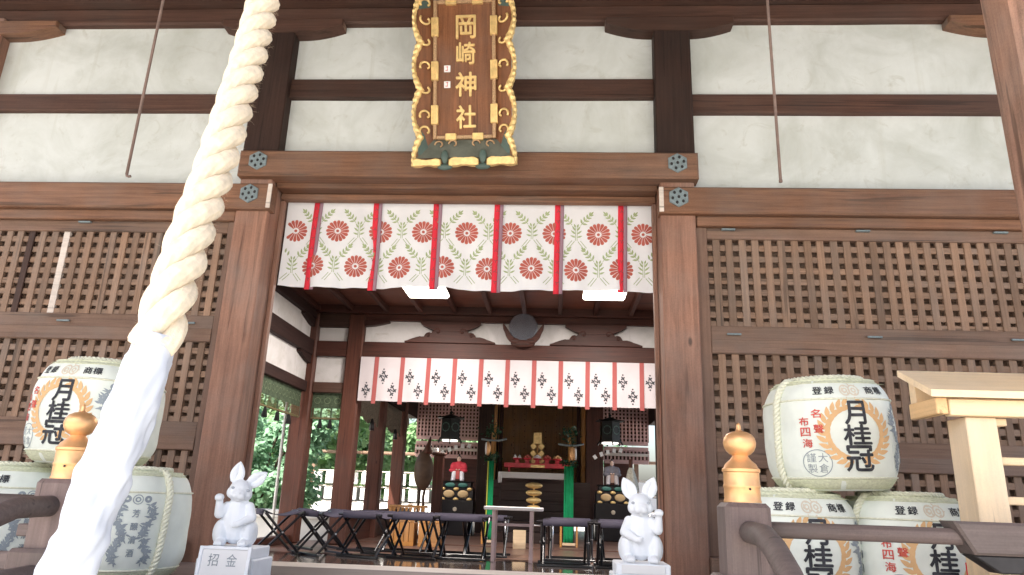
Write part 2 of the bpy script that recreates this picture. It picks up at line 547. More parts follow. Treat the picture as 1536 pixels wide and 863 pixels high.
box(bm, -2.9, 3.6, 3.352, 4.16, -0.12, 0.004, 0.003)
box(bm, -2.9, 3.6, 4.166, 5.36, -0.12, 0.004, 0.003)
struct(obj('hall_floor', bm, WX_FLOOR))

# ================================================================== the hall
CY = -CAM.y
def FX(x, y):                                   # a facade measurement taken at Y = 0, carried back to the plane Y = y
    return CAM.x + (x - CAM.x) * (CY + y) / CY
def FZ(z, y):
    return CAM.z + (z - CAM.z) * (CY + y) / CY
hall = thing('shrine_hall', 'dark timber shrine hall with white plaster panels and lattice side screens', 'shrine')
PX0, PX1 = 1.36, 1.592
for sx in (-1, 1):
    bm = BM()
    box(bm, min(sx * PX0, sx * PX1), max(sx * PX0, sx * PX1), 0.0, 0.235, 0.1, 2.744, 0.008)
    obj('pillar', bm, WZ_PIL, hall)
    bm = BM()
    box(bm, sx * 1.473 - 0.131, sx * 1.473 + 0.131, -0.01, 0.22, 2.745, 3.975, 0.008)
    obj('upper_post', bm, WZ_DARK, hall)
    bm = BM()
    lathe(bm, [(0.19, 0), (0.19, 0.05), (0.17, 0.07)], 20, (sx * 1.476, 0.117, 0.03))
    obj('pillar_base', bm, stone, hall)
for x in (-3.80, 4.06):
    bm = BM()
    box(bm, x - 0.12, x + 0.12, 0.0, 0.235, 0.0, 4.10, 0.008)
    obj('pillar', bm, WZ_PIL, hall)
# great beam and the boat-shaped bracket arms under it
bm = BM()
box(bm, -5.2, 5.4, 0.035, 0.30, 4.062, 4.20, 0.012)
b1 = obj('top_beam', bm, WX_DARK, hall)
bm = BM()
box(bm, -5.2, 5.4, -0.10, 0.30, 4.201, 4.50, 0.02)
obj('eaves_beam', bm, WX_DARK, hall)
def arm_poly(xc, half, ztop, h_end, h_mid, flat):
    pts = [(xc - half, ztop), (xc - half, ztop - h_end)]
    for i in range(1, 9):
        a = i / 8
        pts.append((xc - half + (half - flat) * a, ztop - h_end - (h_mid - h_end) * math.sin(a * PI / 2) ** 0.9))
    R = [(2 * xc - x, z) for x, z in pts]
    return pts + R[::-1]
for xc in (-3.74, -1.45, 1.46, 3.95):
    bm = BM()
    half = 0.50 if abs(xc) > 2 else 0.465
    prism(bm, arm_poly(xc, half, 4.061, 0.052, 0.118, 0.14), -0.016, 0.16, 0.006)
    obj('bracket_arm', bm, WX_MID if abs(xc) > 2 else WX_DARK, hall)
    for s in (-1, 1):
        bm = BM()
        box(bm, xc + s * half - 0.003, xc + s * half + 0.003, 0.02, 0.09, 4.014, 4.056, 0.001)
        obj('arm_end', bm, WX_RAIL, hall)
# plaster panels and the rails between them
PY = 0.10
def panel(x0, x1, z0, z1, mat=PLASTER, name='plaster_panel', y=PY, parent=hall):
    bm = BM()
    nx, nz = max(2, int((x1 - x0) / 0.15)), max(2, int((z1 - z0) / 0.15))
    g = [[bm.verts.new((x0 + (x1 - x0) * i / nx, y + 0.004 * noise.noise(Vector((x0 + i * 0.4, j * 0.5, y))), z0 + (z1 - z0) * j / nz)) for i in range(nx + 1)] for j in range(nz + 1)]
    for j in range(nz):
        for i in range(nx):
            bm.faces.new((g[j][i], g[j][i + 1], g[j + 1][i + 1], g[j + 1][i]))
    e = bmesh.ops.extrude_face_region(bm, geom=bm.faces[:])
    for v in e['geom']:
        if isinstance(v, bmesh.types.BMVert):
            v.co.y = y + 0.05
    return obj(name, bm, mat, parent)
def rail(name, x0, x1, y0, y1, z0, z1, mat, bev=0.006, parent=hall):
    bm = BM()
    box(bm, x0, x1, y0, y1, z0, z1, bev)
    return obj(name, bm, mat, parent)
for (x0, x1, za, zb, zn) in ((-3.70, -1.60, 3.423, 3.258, 2.655), (1.60, 3.95, 3.423, 3.250, 2.655), (-1.345, 1.345, 3.548, 3.367, 2.90)):
    ra, rb = FZ(za, 0.05), FZ(zb, 0.095)
    rail('wall_rail', x0, x1, 0.05, 0.14, rb, ra, WX_DARK)
    panel(x0, x1, ra - 0.002, 4.07)
    panel(x0, x1, zn, rb + 0.002)
# lintels with their verdigris hexagon fittings
def fitting(x, z, y, parent):
    bm = BM()
    prism(bm, [(0.072 * math.sin(k * PI / 3), 0.072 * math.cos(k * PI / 3)) for k in range(6)], -0.012, 0.0, 0.004)
    o = obj('metal_fitting', bm, FITTING, parent, loc=(x, y, z))
    return o
def fitting_studs(parent_beam, x, z, y):
    bm = BM()
    for k in range(7):
        a = k * PI / 3 + 0.3
        r = 0 if k == 6 else 0.042
        c = Vector((x + r * math.sin(a), y - 0.0125, z + r * math.cos(a)))
        lathe2 = [(0.0125, 0.0), (0.009, 0.004)]
        rings = []
        for rr, dy in lathe2:
            rings.append([bm.verts.new(c + Vector((rr * 0.8 * math.cos(2 * PI * i / 8), -dy, rr * math.sin(2 * PI * i / 8)))) for i in range(8)])
        for i in range(8):
            j = (i + 1) % 8
            bm.faces.new((rings[0][i], rings[0][j], rings[1][j], rings[1][i]))
        bm.faces.new(rings[1])
    return obj('fitting_studs', bm, IRON, parent_beam)
for sx in (-1, 1):
    x0, x1 = (-5.0, FX(-1.352, -0.05)) if sx < 0 else (FX(1.352, -0.05), 5.2)
    bm = BM()
    prism(bm, [(x0, 2.491), (x1, 2.491), (x1, 2.683), (x0, 2.683)], -0.05, 0.05, 0.012)
    nb = obj('side_lintel', bm, WX_MID, hall)
    xe = x1 if sx < 0 else x0
    rail('lintel_end', xe - (0.030 if sx < 0 else 0), xe + (0 if sx < 0 else 0.030), -0.054, -0.046, 2.497, 2.677, WX_SILL, 0.002, nb)
    fx_ = FX(-1.512 if sx < 0 else 1.483, -0.05); fitting(fx_, 2.602, -0.05, nb); fitting_studs(nb, fx_, 2.602, -0.05)
    rail('lintel_moulding', x0, x1 - 0.26 if sx < 0 else x1, 0.0, 0.12, 2.42, 2.490, WX_MID, 0.006) if sx < 0 else rail('lintel_moulding', x0 + 0.255, x1, 0.0, 0.12, 2.42, 2.490, WX_MID, 0.006)
bm = BM()
prism(bm, [(FX(-1.628, -0.075), 2.733), (FX(1.628, -0.075), 2.733), (FX(1.628, -0.075), 2.928), (FX(-1.628, -0.075), 2.928)], -0.075, 0.06, 0.014)
cl = obj('centre_lintel', bm, WX_MID, hall)
for sx in (-1, 1):
    fx_ = FX(sx * 1.483, -0.075); fitting(fx_, 2.842, -0.075, cl); fitting_studs(cl, fx_, 2.842, -0.075)
rail('door_head', -1.352, 1.352, 0.06, 0.235, 2.701, 2.80, WX_MID)
rail('head_moulding', -1.352, 1.352, 0.165, 0.235, 2.655, 2.70, WX_MID)
for sx in (-1, 1):
    bm = BM()
    xa = sx * 1.3585
    box(bm, min(xa, xa - sx * 0.03), max(xa, xa - sx * 0.03), 0.19, 0.235, 0.2, 2.654, 0.004)
    obj('door_jamb', bm, WZ_PIL, hall)
rail('threshold', -1.357, 1.357, -0.10, 0.265, 0.06, 0.186, WX_SILL, 0.01)
rail('sill_beam', -4.6, -1.594, -0.05, 0.20, 0.20, 0.33, WX_RAIL)
rail('sill_beam', 1.594, 4.9, -0.05, 0.20, 0.20, 0.33, WX_RAIL)

WX_BACK = wood('wood_backing_x', (0.25, 0.165, 0.12), 'x', 0.8, 0.5, 0.1)
# lattice side screens, every slat a piece of its own
LY = 0.05
tiers = [(1.728, 2.320, 8), (1.025, 1.547, 7), (0.33, 0.845, 7)]
def slat_mesh(name, mat, dx, dy, dz):
    bm = BM()
    box(bm, -dx / 2, dx / 2, 0, dy, -dz / 2, dz / 2, 0.0025)
    return me_of(name, bm, mat)
MARKS = {}
for sx in (-1, 1):
    xa, xb = (-3.70, -1.594) if sx < 0 else (1.594, 3.94)
    x_in, x_out = (-1.645, -3.70) if sx < 0 else (1.668, 3.94)
    bm = BM()
    box(bm, min(x_in, sx * 1.593), max(x_in, sx * 1.593), LY - 0.015, LY + 0.06, 0.33, 2.42, 0.004)
    scr = obj('lattice_screen', bm, WZ_FRAME, hall)
    scr['label'] = 'weathered brown timber lattice screen in three tiers'
    lo, hi = min(x_in, x_out), max(x_in, x_out)
    for (z0, z1) in ((2.320, 2.418), (1.547, 1.728), (0.845, 1.025)):
        zz0, zz1 = FZ(z0, LY), FZ(z1, LY)
        if z1 > 2.4: zz1 = 2.419
        o = rail('screen_rail', lo, hi, LY - 0.012, LY + 0.06, zz0, zz1, WX_RAIL, 0.004, scr)
        if z1 < 2.0:
            o2 = rail('rail_step', lo, hi, LY - 0.020, LY - 0.013, zz0 + 0.004, zz0 + (zz1 - zz0) * 0.5, WX_RAIL, 0.003, scr)
    pitch = 0.0856
    n = int((hi - lo) / pitch)
    for (z0, z1, rows) in tiers:
        a0, a1 = FZ(z0, LY) - 0.01, FZ(z1, LY) + 0.01
        vm = slat_mesh('slat', WZ_SLAT, 0.047, 0.024, a1 - a0)
        for i in range(n + 1):
            x = x_in + sx * (0.040 + 0.5 * 0.047 + i * pitch)
            if not (lo < x < hi):
                continue
            s = place('slat', vm, scr, (x + rnd.uniform(-.003, .003), LY + rnd.uniform(-.002, 0.004), (a0 + a1) / 2), (rnd.uniform(-.004, .004), rnd.uniform(-.006, .006), rnd.uniform(-.06, .06)))
            if sx < 0 and z0 > 1.6 and i == 13:
                pm = vm.copy(); pm.materials.clear(); pm.materials.append(WX_SILL); s.data = pm; s['label'] = 'pale replaced slat'
            if sx < 0 and z0 > 1.6 and i == 16:
                pm = vm.copy(); pm.materials.clear(); pm.materials.append(WZ_DARK); s.data = pm; s['label'] = 'dark stained slat'
        hm = slat_mesh('slat', WX_SLAT, hi - lo, 0.020, 0.041)
        rp = (a1 - a0) / rows
        for j in range(rows):
            place('slat', hm, scr, ((lo + hi) / 2, LY + 0.0075, a0 + rp * j + 0.012 + (0.014 if j == 0 else 0)))
    # little metal clips on the rails
    for z in (2.385, 1.672):
        for k in range(3):
            x = sx * (1.81 + k * 0.88)
            if lo < x < hi:
                bm = BM()
                box(bm, x - 0.045, x + 0.045, LY - 0.034, LY - 0.0205 if z < 2 else LY - 0.0125, FZ(z, LY) - 0.006, FZ(z, LY) + 0.006, 0.002)
                obj('metal_clip', bm, FITTING, scr)
    bm = BM()
    box(bm, xa - 0.3 if sx < 0 else xa, xb if sx < 0 else xb + 0.3, 0.116, 0.14, 0.2, 2.9)
    obj('screen_backing', bm, WX_BACK, hall)

# inside: side walls, rear frame, ceiling
Y1 = 4.6
XA = -2.62
def arms(name, xc, half, ztop, he, hm, flat, y0, y1, mat, parent=hall):
    bm = BM()
    prism(bm, arm_poly(xc, half, ztop, he, hm, flat), y0, y1, 0.004)
    return obj(name, bm, mat, parent)
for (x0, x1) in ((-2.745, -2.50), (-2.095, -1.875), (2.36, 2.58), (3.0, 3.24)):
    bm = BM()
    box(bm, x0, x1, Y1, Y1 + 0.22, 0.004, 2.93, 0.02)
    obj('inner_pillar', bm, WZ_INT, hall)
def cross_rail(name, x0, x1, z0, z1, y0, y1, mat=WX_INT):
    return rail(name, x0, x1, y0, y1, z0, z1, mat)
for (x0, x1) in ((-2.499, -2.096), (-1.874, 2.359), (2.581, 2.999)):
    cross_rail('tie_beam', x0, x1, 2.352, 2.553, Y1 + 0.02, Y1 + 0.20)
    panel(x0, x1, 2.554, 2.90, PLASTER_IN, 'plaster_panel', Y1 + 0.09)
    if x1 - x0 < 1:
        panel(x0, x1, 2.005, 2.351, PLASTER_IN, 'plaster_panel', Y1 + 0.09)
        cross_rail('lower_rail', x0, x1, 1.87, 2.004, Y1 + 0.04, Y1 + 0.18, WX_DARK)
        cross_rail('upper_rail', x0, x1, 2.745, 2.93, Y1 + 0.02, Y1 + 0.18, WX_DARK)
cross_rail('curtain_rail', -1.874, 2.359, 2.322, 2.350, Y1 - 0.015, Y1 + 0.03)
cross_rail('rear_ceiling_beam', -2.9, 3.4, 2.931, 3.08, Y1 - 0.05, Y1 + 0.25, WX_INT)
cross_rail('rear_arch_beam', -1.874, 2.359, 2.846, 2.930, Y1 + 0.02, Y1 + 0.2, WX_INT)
KX = (at(675, 500, Y1).x, at(894, 500, Y1).x)
for xc, half in ((KX[0], 0.40), (KX[1], 0.40)):
    arms('bracket_arm', xc, half, 2.845, 0.03, 0.135, 0.12, Y1 - 0.01, Y1 + 0.14, WX_INT)
bm = BM()
pts = [(-1.873, 2.845), (-1.55, 2.845), (-1.55, 2.82), (-1.64, 2.795), (-1.75, 2.772), (-1.873, 2.762)]
prism(bm, pts, Y1 + 0.0, Y1 + 0.14, 0.003)
obj('bracket_arm', bm, WX_INT, hall)
# frog-leg struts carved with scrolls
for xc in KX:
    half = [(0.0, 0.245), (0.05, 0.245), (0.07, 0.20), (0.085, 0.175), (0.12, 0.205), (0.16, 0.215), (0.205, 0.20), (0.235, 0.165), (0.24, 0.125), (0.275, 0.145), (0.31, 0.135), (0.335, 0.105), (0.34, 0.075), (0.40, 0.085), (0.46, 0.068), (0.52, 0.038), (0.60, 0.018), (0.60, 0.0)]
    poly = [(xc + x, 2.554 + z) for x, z in half] + [(xc - x, 2.554 + z) for x, z in half[::-1] if x > 0]
    bm = BM()
    prism(bm, poly, Y1 + 0.0, Y1 + 0.10, 0.006)
    st = obj('frog_leg_strut', bm, WX_INT, hall)
    for s in (-1, 1):
        for (cx, cz, r) in ((0.165, 0.15, 0.05), (0.29, 0.095, 0.036)):
            bm = BM()
            p = [(xc + s * (cx + r * (1 - 0.11 * k) * math.cos(0.8 * k)), Y1 - 0.006, 2.554 + cz + r * (1 - 0.11 * k) * math.sin(0.8 * k)) for k in range(9)]
            tube(bm, p, 0.009, 6)
            obj('scroll', bm, WX_INT, st)
# side walls of the front hall
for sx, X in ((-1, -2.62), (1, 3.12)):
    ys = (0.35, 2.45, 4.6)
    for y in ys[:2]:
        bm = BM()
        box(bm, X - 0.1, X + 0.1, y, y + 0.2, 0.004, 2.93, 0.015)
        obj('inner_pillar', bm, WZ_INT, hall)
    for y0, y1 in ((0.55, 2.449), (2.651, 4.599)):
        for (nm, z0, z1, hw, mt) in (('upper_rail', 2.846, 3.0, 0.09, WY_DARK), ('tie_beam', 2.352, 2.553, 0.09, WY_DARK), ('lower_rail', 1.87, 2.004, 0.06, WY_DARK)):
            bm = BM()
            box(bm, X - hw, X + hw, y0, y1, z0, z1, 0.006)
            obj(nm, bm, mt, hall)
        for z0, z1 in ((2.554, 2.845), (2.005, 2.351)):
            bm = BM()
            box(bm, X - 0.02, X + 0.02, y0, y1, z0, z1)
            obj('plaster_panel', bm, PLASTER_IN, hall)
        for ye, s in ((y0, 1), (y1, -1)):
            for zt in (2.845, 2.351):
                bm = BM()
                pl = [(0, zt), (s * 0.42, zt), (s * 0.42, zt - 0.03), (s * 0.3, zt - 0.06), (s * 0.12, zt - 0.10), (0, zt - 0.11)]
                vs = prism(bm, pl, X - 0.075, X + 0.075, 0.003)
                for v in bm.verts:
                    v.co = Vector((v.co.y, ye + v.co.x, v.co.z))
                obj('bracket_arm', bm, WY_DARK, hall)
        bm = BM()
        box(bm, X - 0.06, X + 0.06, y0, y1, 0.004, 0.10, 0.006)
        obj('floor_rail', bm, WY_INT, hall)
# ceiling: joists carrying overlapping boards
for i in range(12):
    y0 = 0.28 + i * 0.37
    bm = BM()
    box(bm, -2.9, 3.4, y0, y0 + 0.40, 3.035, 3.055, 0, rotm('X', -2.6))
    obj('ceiling_board', bm, WX_CEIL, hall)
jx = at(732, 474, Y1 - 0.3).x
k = -6
while jx + k * 0.46 < 3.3:
    x = jx + k * 0.46
    if x > -2.7:
        bm = BM()
        box(bm, x - 0.028, x + 0.028, 0.28, Y1 - 0.06, 2.945, 3.02, 0.006)
        obj('ceiling_joist', bm, WY_INT, hall)
    k += 1
# unseen board added above the eaves beam to stop light leaks; roof
rail('light_stop_board', -5.2, 5.4, 0.05, 0.15, 4.501, 5.1, WX_DARK)
bm = BM()
def roof_sec(bm, pts, x0, x1):
    a = [bm.verts.new((x0, y, z)) for y, z in pts]; b = [bm.verts.new((x1, y, z)) for y, z in pts]
    bm.faces.new(a); bm.faces.new(b[::-1])
    for i in range(len(pts)):
        j = (i + 1) % len(pts)
        bm.faces.new((a[j], a[i], b[i], b[j]))
roof_sec(bm, [(-5.3, 3.95), (-5.3, 4.12), (1.2, 6.15), (5.6, 4.65), (5.6, 4.5), (1.2, 5.9)], -5.6, 5.8)  # unseen roof; eave lengthened so the facade and rope stay shaded
obj('roof', bm, plain('roof_bark', (0.10, 0.075, 0.06), 0.9, 0, 0.2, 6), hall)
for i in range(26):
    x = -5.45 + i * 0.445
    bm = BM()
    roof_sec(bm, [(-5.2, 3.84), (-5.2, 3.972), (0.9, 5.80), (0.9, 5.68)], x - 0.04, x + 0.04)
    obj('rafter', bm, WY_INT, hall)
# side boards added above the wall tops, out of view, so no sky leaks in
for X in (-5.15, 5.35):
    bm = BM()
    box(bm, X - 0.03, X + 0.03, 0.15, 5.4, 3.0, 4.75)
    obj('sky_stop_board', bm, WY_DARK, hall)

# porch posts, beam between them
for X in (at(1465, 0, -1.69).x + 0.105, -2.35):
    t = thing('porch_post', 'square porch post of smooth pinkish timber rising beside the %s railing' % ('pale stand' if X > 0 else 'veranda'), 'post', (X, -1.9, 0.2))
    bm = BM(); box(bm, -0.105, 0.105, 0, 0.21, 0.06, 4.05, 0.022); obj('shaft', bm, WZ_POST, t)
    bm = BM(); box(bm, -0.15, 0.15, -0.045, 0.255, 0.0, 0.06, 0.01); obj('base', bm, stone, t)
# ================================================================== plaque above the door
def plaque():
    b0 = at(696, 246, -0.20)                     # bottom edge, leaning out over the lintel
    t = thing('name_plaque', 'gold framed wooden plaque with four gold characters hung over the doorway', 'plaque', (b0.x, -0.155, b0.z + 0.0), (math.radians(11), math.radians(-1.8), 0))
    # local frame: x right, z up along the board, y into the wall
    W, H = 0.355, 1.50
    iw, z0, z1 = 0.216, 0.19, 1.18               # inner panel half width, bottom, top
    bm = BM(); box(bm, -iw, iw, 0.0, 0.025, z0, z1); obj('panel', bm, WZ_PLAQ, t)
    # slanting side boards between the panel and the flaring rim
    for s in (-1, 1):
        bm = BM()
        q = [(s * iw, 0.005, z0), (s * iw, 0.005, z1), (s * (W - 0.03), -0.055, H - 0.03), (s * (W - 0.03), -0.055, 0.05)]
        bm.faces.new([bm.verts.new(p) for p in q])
        obj('side_board', bm, WZ_PLAQ, t)
    for a, b in ((z0, 0.05), (z1, H - 0.03)):
        bm = BM()
        q = [(-iw, 0.005, a), (iw, 0.005, a), (W - 0.03, -0.055, b), (-(W - 0.03), -0.055, b)]
        bm.faces.new([bm.verts.new(p) for p in q])
        obj('end_board', bm, TEAL_GREY, t)
    # teal corners on the side boards
    for s in (-1, 1):
        for (za, zb) in ((0.07, 0.26), (1.10, H - 0.05)):
            bm = BM()
            q = []
            for (x, z) in ((iw + 0.02, za + 0.03), (W - 0.045, za), (W - 0.045, zb), (iw + 0.055, zb - 0.04)):
                f = (x - iw) / (W - 0.03 - iw)
                q.append((s * x, 0.005 - 0.06 * f - 0.006, z))
            bm.faces.new([bm.verts.new(p) for p in q])
            obj('corner_panel', bm, TEAL, t)
    # wavy gold rim
    def rim_x(z):
        return W - 0.036 + 0.040 * abs(math.cos(PI * (z - 0.03) / 0.335)) ** 0.6 + 0.0022 * math.cos(2 * PI * z / 0.042)
    for s in (-1, 1):
        bm = BM()
        n = 150
        rows = []
        for i in range(n + 1):
            z = H * i / n
            xo = rim_x(z)
            xi = xo - 0.040 - 0.010 * math.cos(2 * PI * (z - 0.19) / 0.335)
            yy = -0.066 - 0.0022 * math.cos(2 * PI * z / 0.042)
            rows.append([bm.verts.new((s * x, y, z)) for x, y in ((xi, yy + 0.012), (xi + 0.008, yy), (xo - 0.02, yy - 0.004), (xo - 0.004, yy + 0.008), (xo, yy + 0.045), (xi, yy + 0.05))])
        for a, b in zip(rows, rows[1:]):
            for k in range(6):
                j = (k + 1) % 6
                bm.faces.new((a[k], a[j], b[j], b[k]))
        bm.faces.new(rows[0]); bm.faces.new(rows[-1][::-1])
        obj('rim', bm, GOLD, t)
    # bottom and top rim: three scalloped gold pieces with teal knobs between
    for zc, sg in ((0.0, 1), (H, -1)):
        for (xa, xb) in ((-W + 0.01, -0.155), (-0.10, 0.10), (0.155, W - 0.01)):
            bm = BM()
            top, bot = [], []
            for i in range(13):
                a = i / 12
                x = xa + (xb - xa) * a
                wv = 0.010 * math.sin(a * PI * 3)
                bot.append((x, zc - sg * (0.006 + wv * 0.5)))
                top.append((x, zc + sg * (0.034 + wv + (0.012 * math.sin(a * PI) if abs(xa) < 0.2 else 0))))
            prism(bm, bot + top[::-1], -0.078, -0.03, 0.006)
            obj('rim', bm, GOLD, t)
        for s in (-1, 1):
            bm = BM()
            ell(bm, (s * 0.128, -0.056, zc + sg * 0.055), (0.026, 0.02, 0.05))
            ell(bm, (s * 0.128, -0.05, zc - sg * 0.012), (0.052, 0.018, 0.022))
            obj('knob', bm, TEAL, t, True)
    # gold curls
    def curl(cx, cz, r, s, flip, mat=GOLD):
        bm = BM()
        p = []
        for k in range(14):
            a = -0.6 + k * 0.36
            rr = r * (1 - 0.045 * k)
            x = cx + rr * math.cos(a)
            f = max(0, (x - iw) / (W - 0.03 - iw))
            p.append((s * x, 0.0 - 0.06 * f - 0.008, cz + flip * rr * math.sin(a)))
        tube(bm, p, 0.0085, 6)
        obj('curl', bm, mat, t, True)
    for s in (-1, 1):
        for cz, fl in ((0.245, 1), (0.355, 1), (0.54, -1), (0.70, 1), (0.88, -1), (1.03, -1), (1.15, 1)):
            curl(0.262, cz, 0.040, s, fl)
    for s in (-1, 1):
        for cx, cz in ((0.075, 0.155), (0.17, 0.15), (0.07, H - 0.29), (0.16, H - 0.285)):
            bm = BM()
            p = [(s * (cx + 0.032 * (1 - .05 * k) * math.cos(.4 * k)), -0.02, cz + 0.03 * (1 - .05 * k) * math.sin(.4 * k)) for k in range(12)]
            tube(bm, p, 0.006, 6); obj('curl', bm, GOLD if cz > 1 else BRONZE, t, True)
    # knurled inner frame and its gold clasps
    fw = 0.013
    for (xa, xb, za, zb) in ((-iw, -iw + 2 * fw, z0, z1), (iw - 2 * fw, iw, z0, z1), (-iw + 2 * fw, iw - 2 * fw, z0, z0 + 2 * fw), (-iw + 2 * fw, iw - 2 * fw, z1 - 2 * fw, z1)):
        bm = BM(); box(bm, xa, xb, -0.022, 0.012, za, zb, 0.005); obj('inner_frame', bm, BRONZE, t)
    def clasp(x, z, w_, h_):
        bm = BM(); box(bm, x - w_ / 2, x + w_ / 2, -0.030, 0.0, z - h_ / 2, z + h_ / 2, 0.004)
        n = 3
        for k in range(n):
            if h_ > w_:
                box(bm, x - w_ / 2 + w_ * (k + .2) / n, x - w_ / 2 + w_ * (k + .8) / n, -0.034, -0.0301, z - h_ / 2 + .006, z + h_ / 2 - .006)
            else:
                box(bm, x - w_ / 2 + .006, x + w_ / 2 - .006, -0.034, -0.0301, z - h_ / 2 + h_ * (k + .2) / n, z - h_ / 2 + h_ * (k + .8) / n)
        obj('clasp', bm, GOLD, t)
    for s in (-1, 1):
        for z in (0.36, 0.67, 0.985):
            clasp(s * (iw - fw), z, 0.050, 0.135)
        for z in (z0 + fw, z1 - fw):
            clasp(s * 0.092, z, 0.075, 0.048)
    # raised characters and two small seals
    for ch, z, sz in zip('岡崎神社', (0.985, 0.795, 0.575, 0.345), (0.145, 0.138, 0.15, 0.142)):
        pr = Print(); pr.text(ch, 0.010, z, sz * 0.92, sz * 1.12, 0.0030)
        e = bmesh.ops.extrude_face_region(pr.bm, geom=pr.bm.faces[:])
        for v in e['geom']:
            if isinstance(v, bmesh.types.BMVert): v.co.y -= 0.012
        o = obj('character', pr.bm, GOLD, t, False, (0, -0.0005, 0))
    for z in (0.69, 0.578):
        bm = BM(); box(bm, -0.142, -0.098, -0.006, -0.0005, z - 0.024, z + 0.024, 0.002); o = obj('seal', bm, PAPER, t)
        pr = Print()
        pr.line((-0.13, z + 0.012), (-0.112, z + 0.012), 0.004); pr.line((-0.118, z + 0.018), (-0.118, z - 0.016), 0.004); pr.line((-0.132, z - 0.012), (-0.12, z - 0.012), 0.004)
        pr.done('seal_mark', REDINK, o, lambda s, q: Vector((s, -0.0075, q)))
plaque()

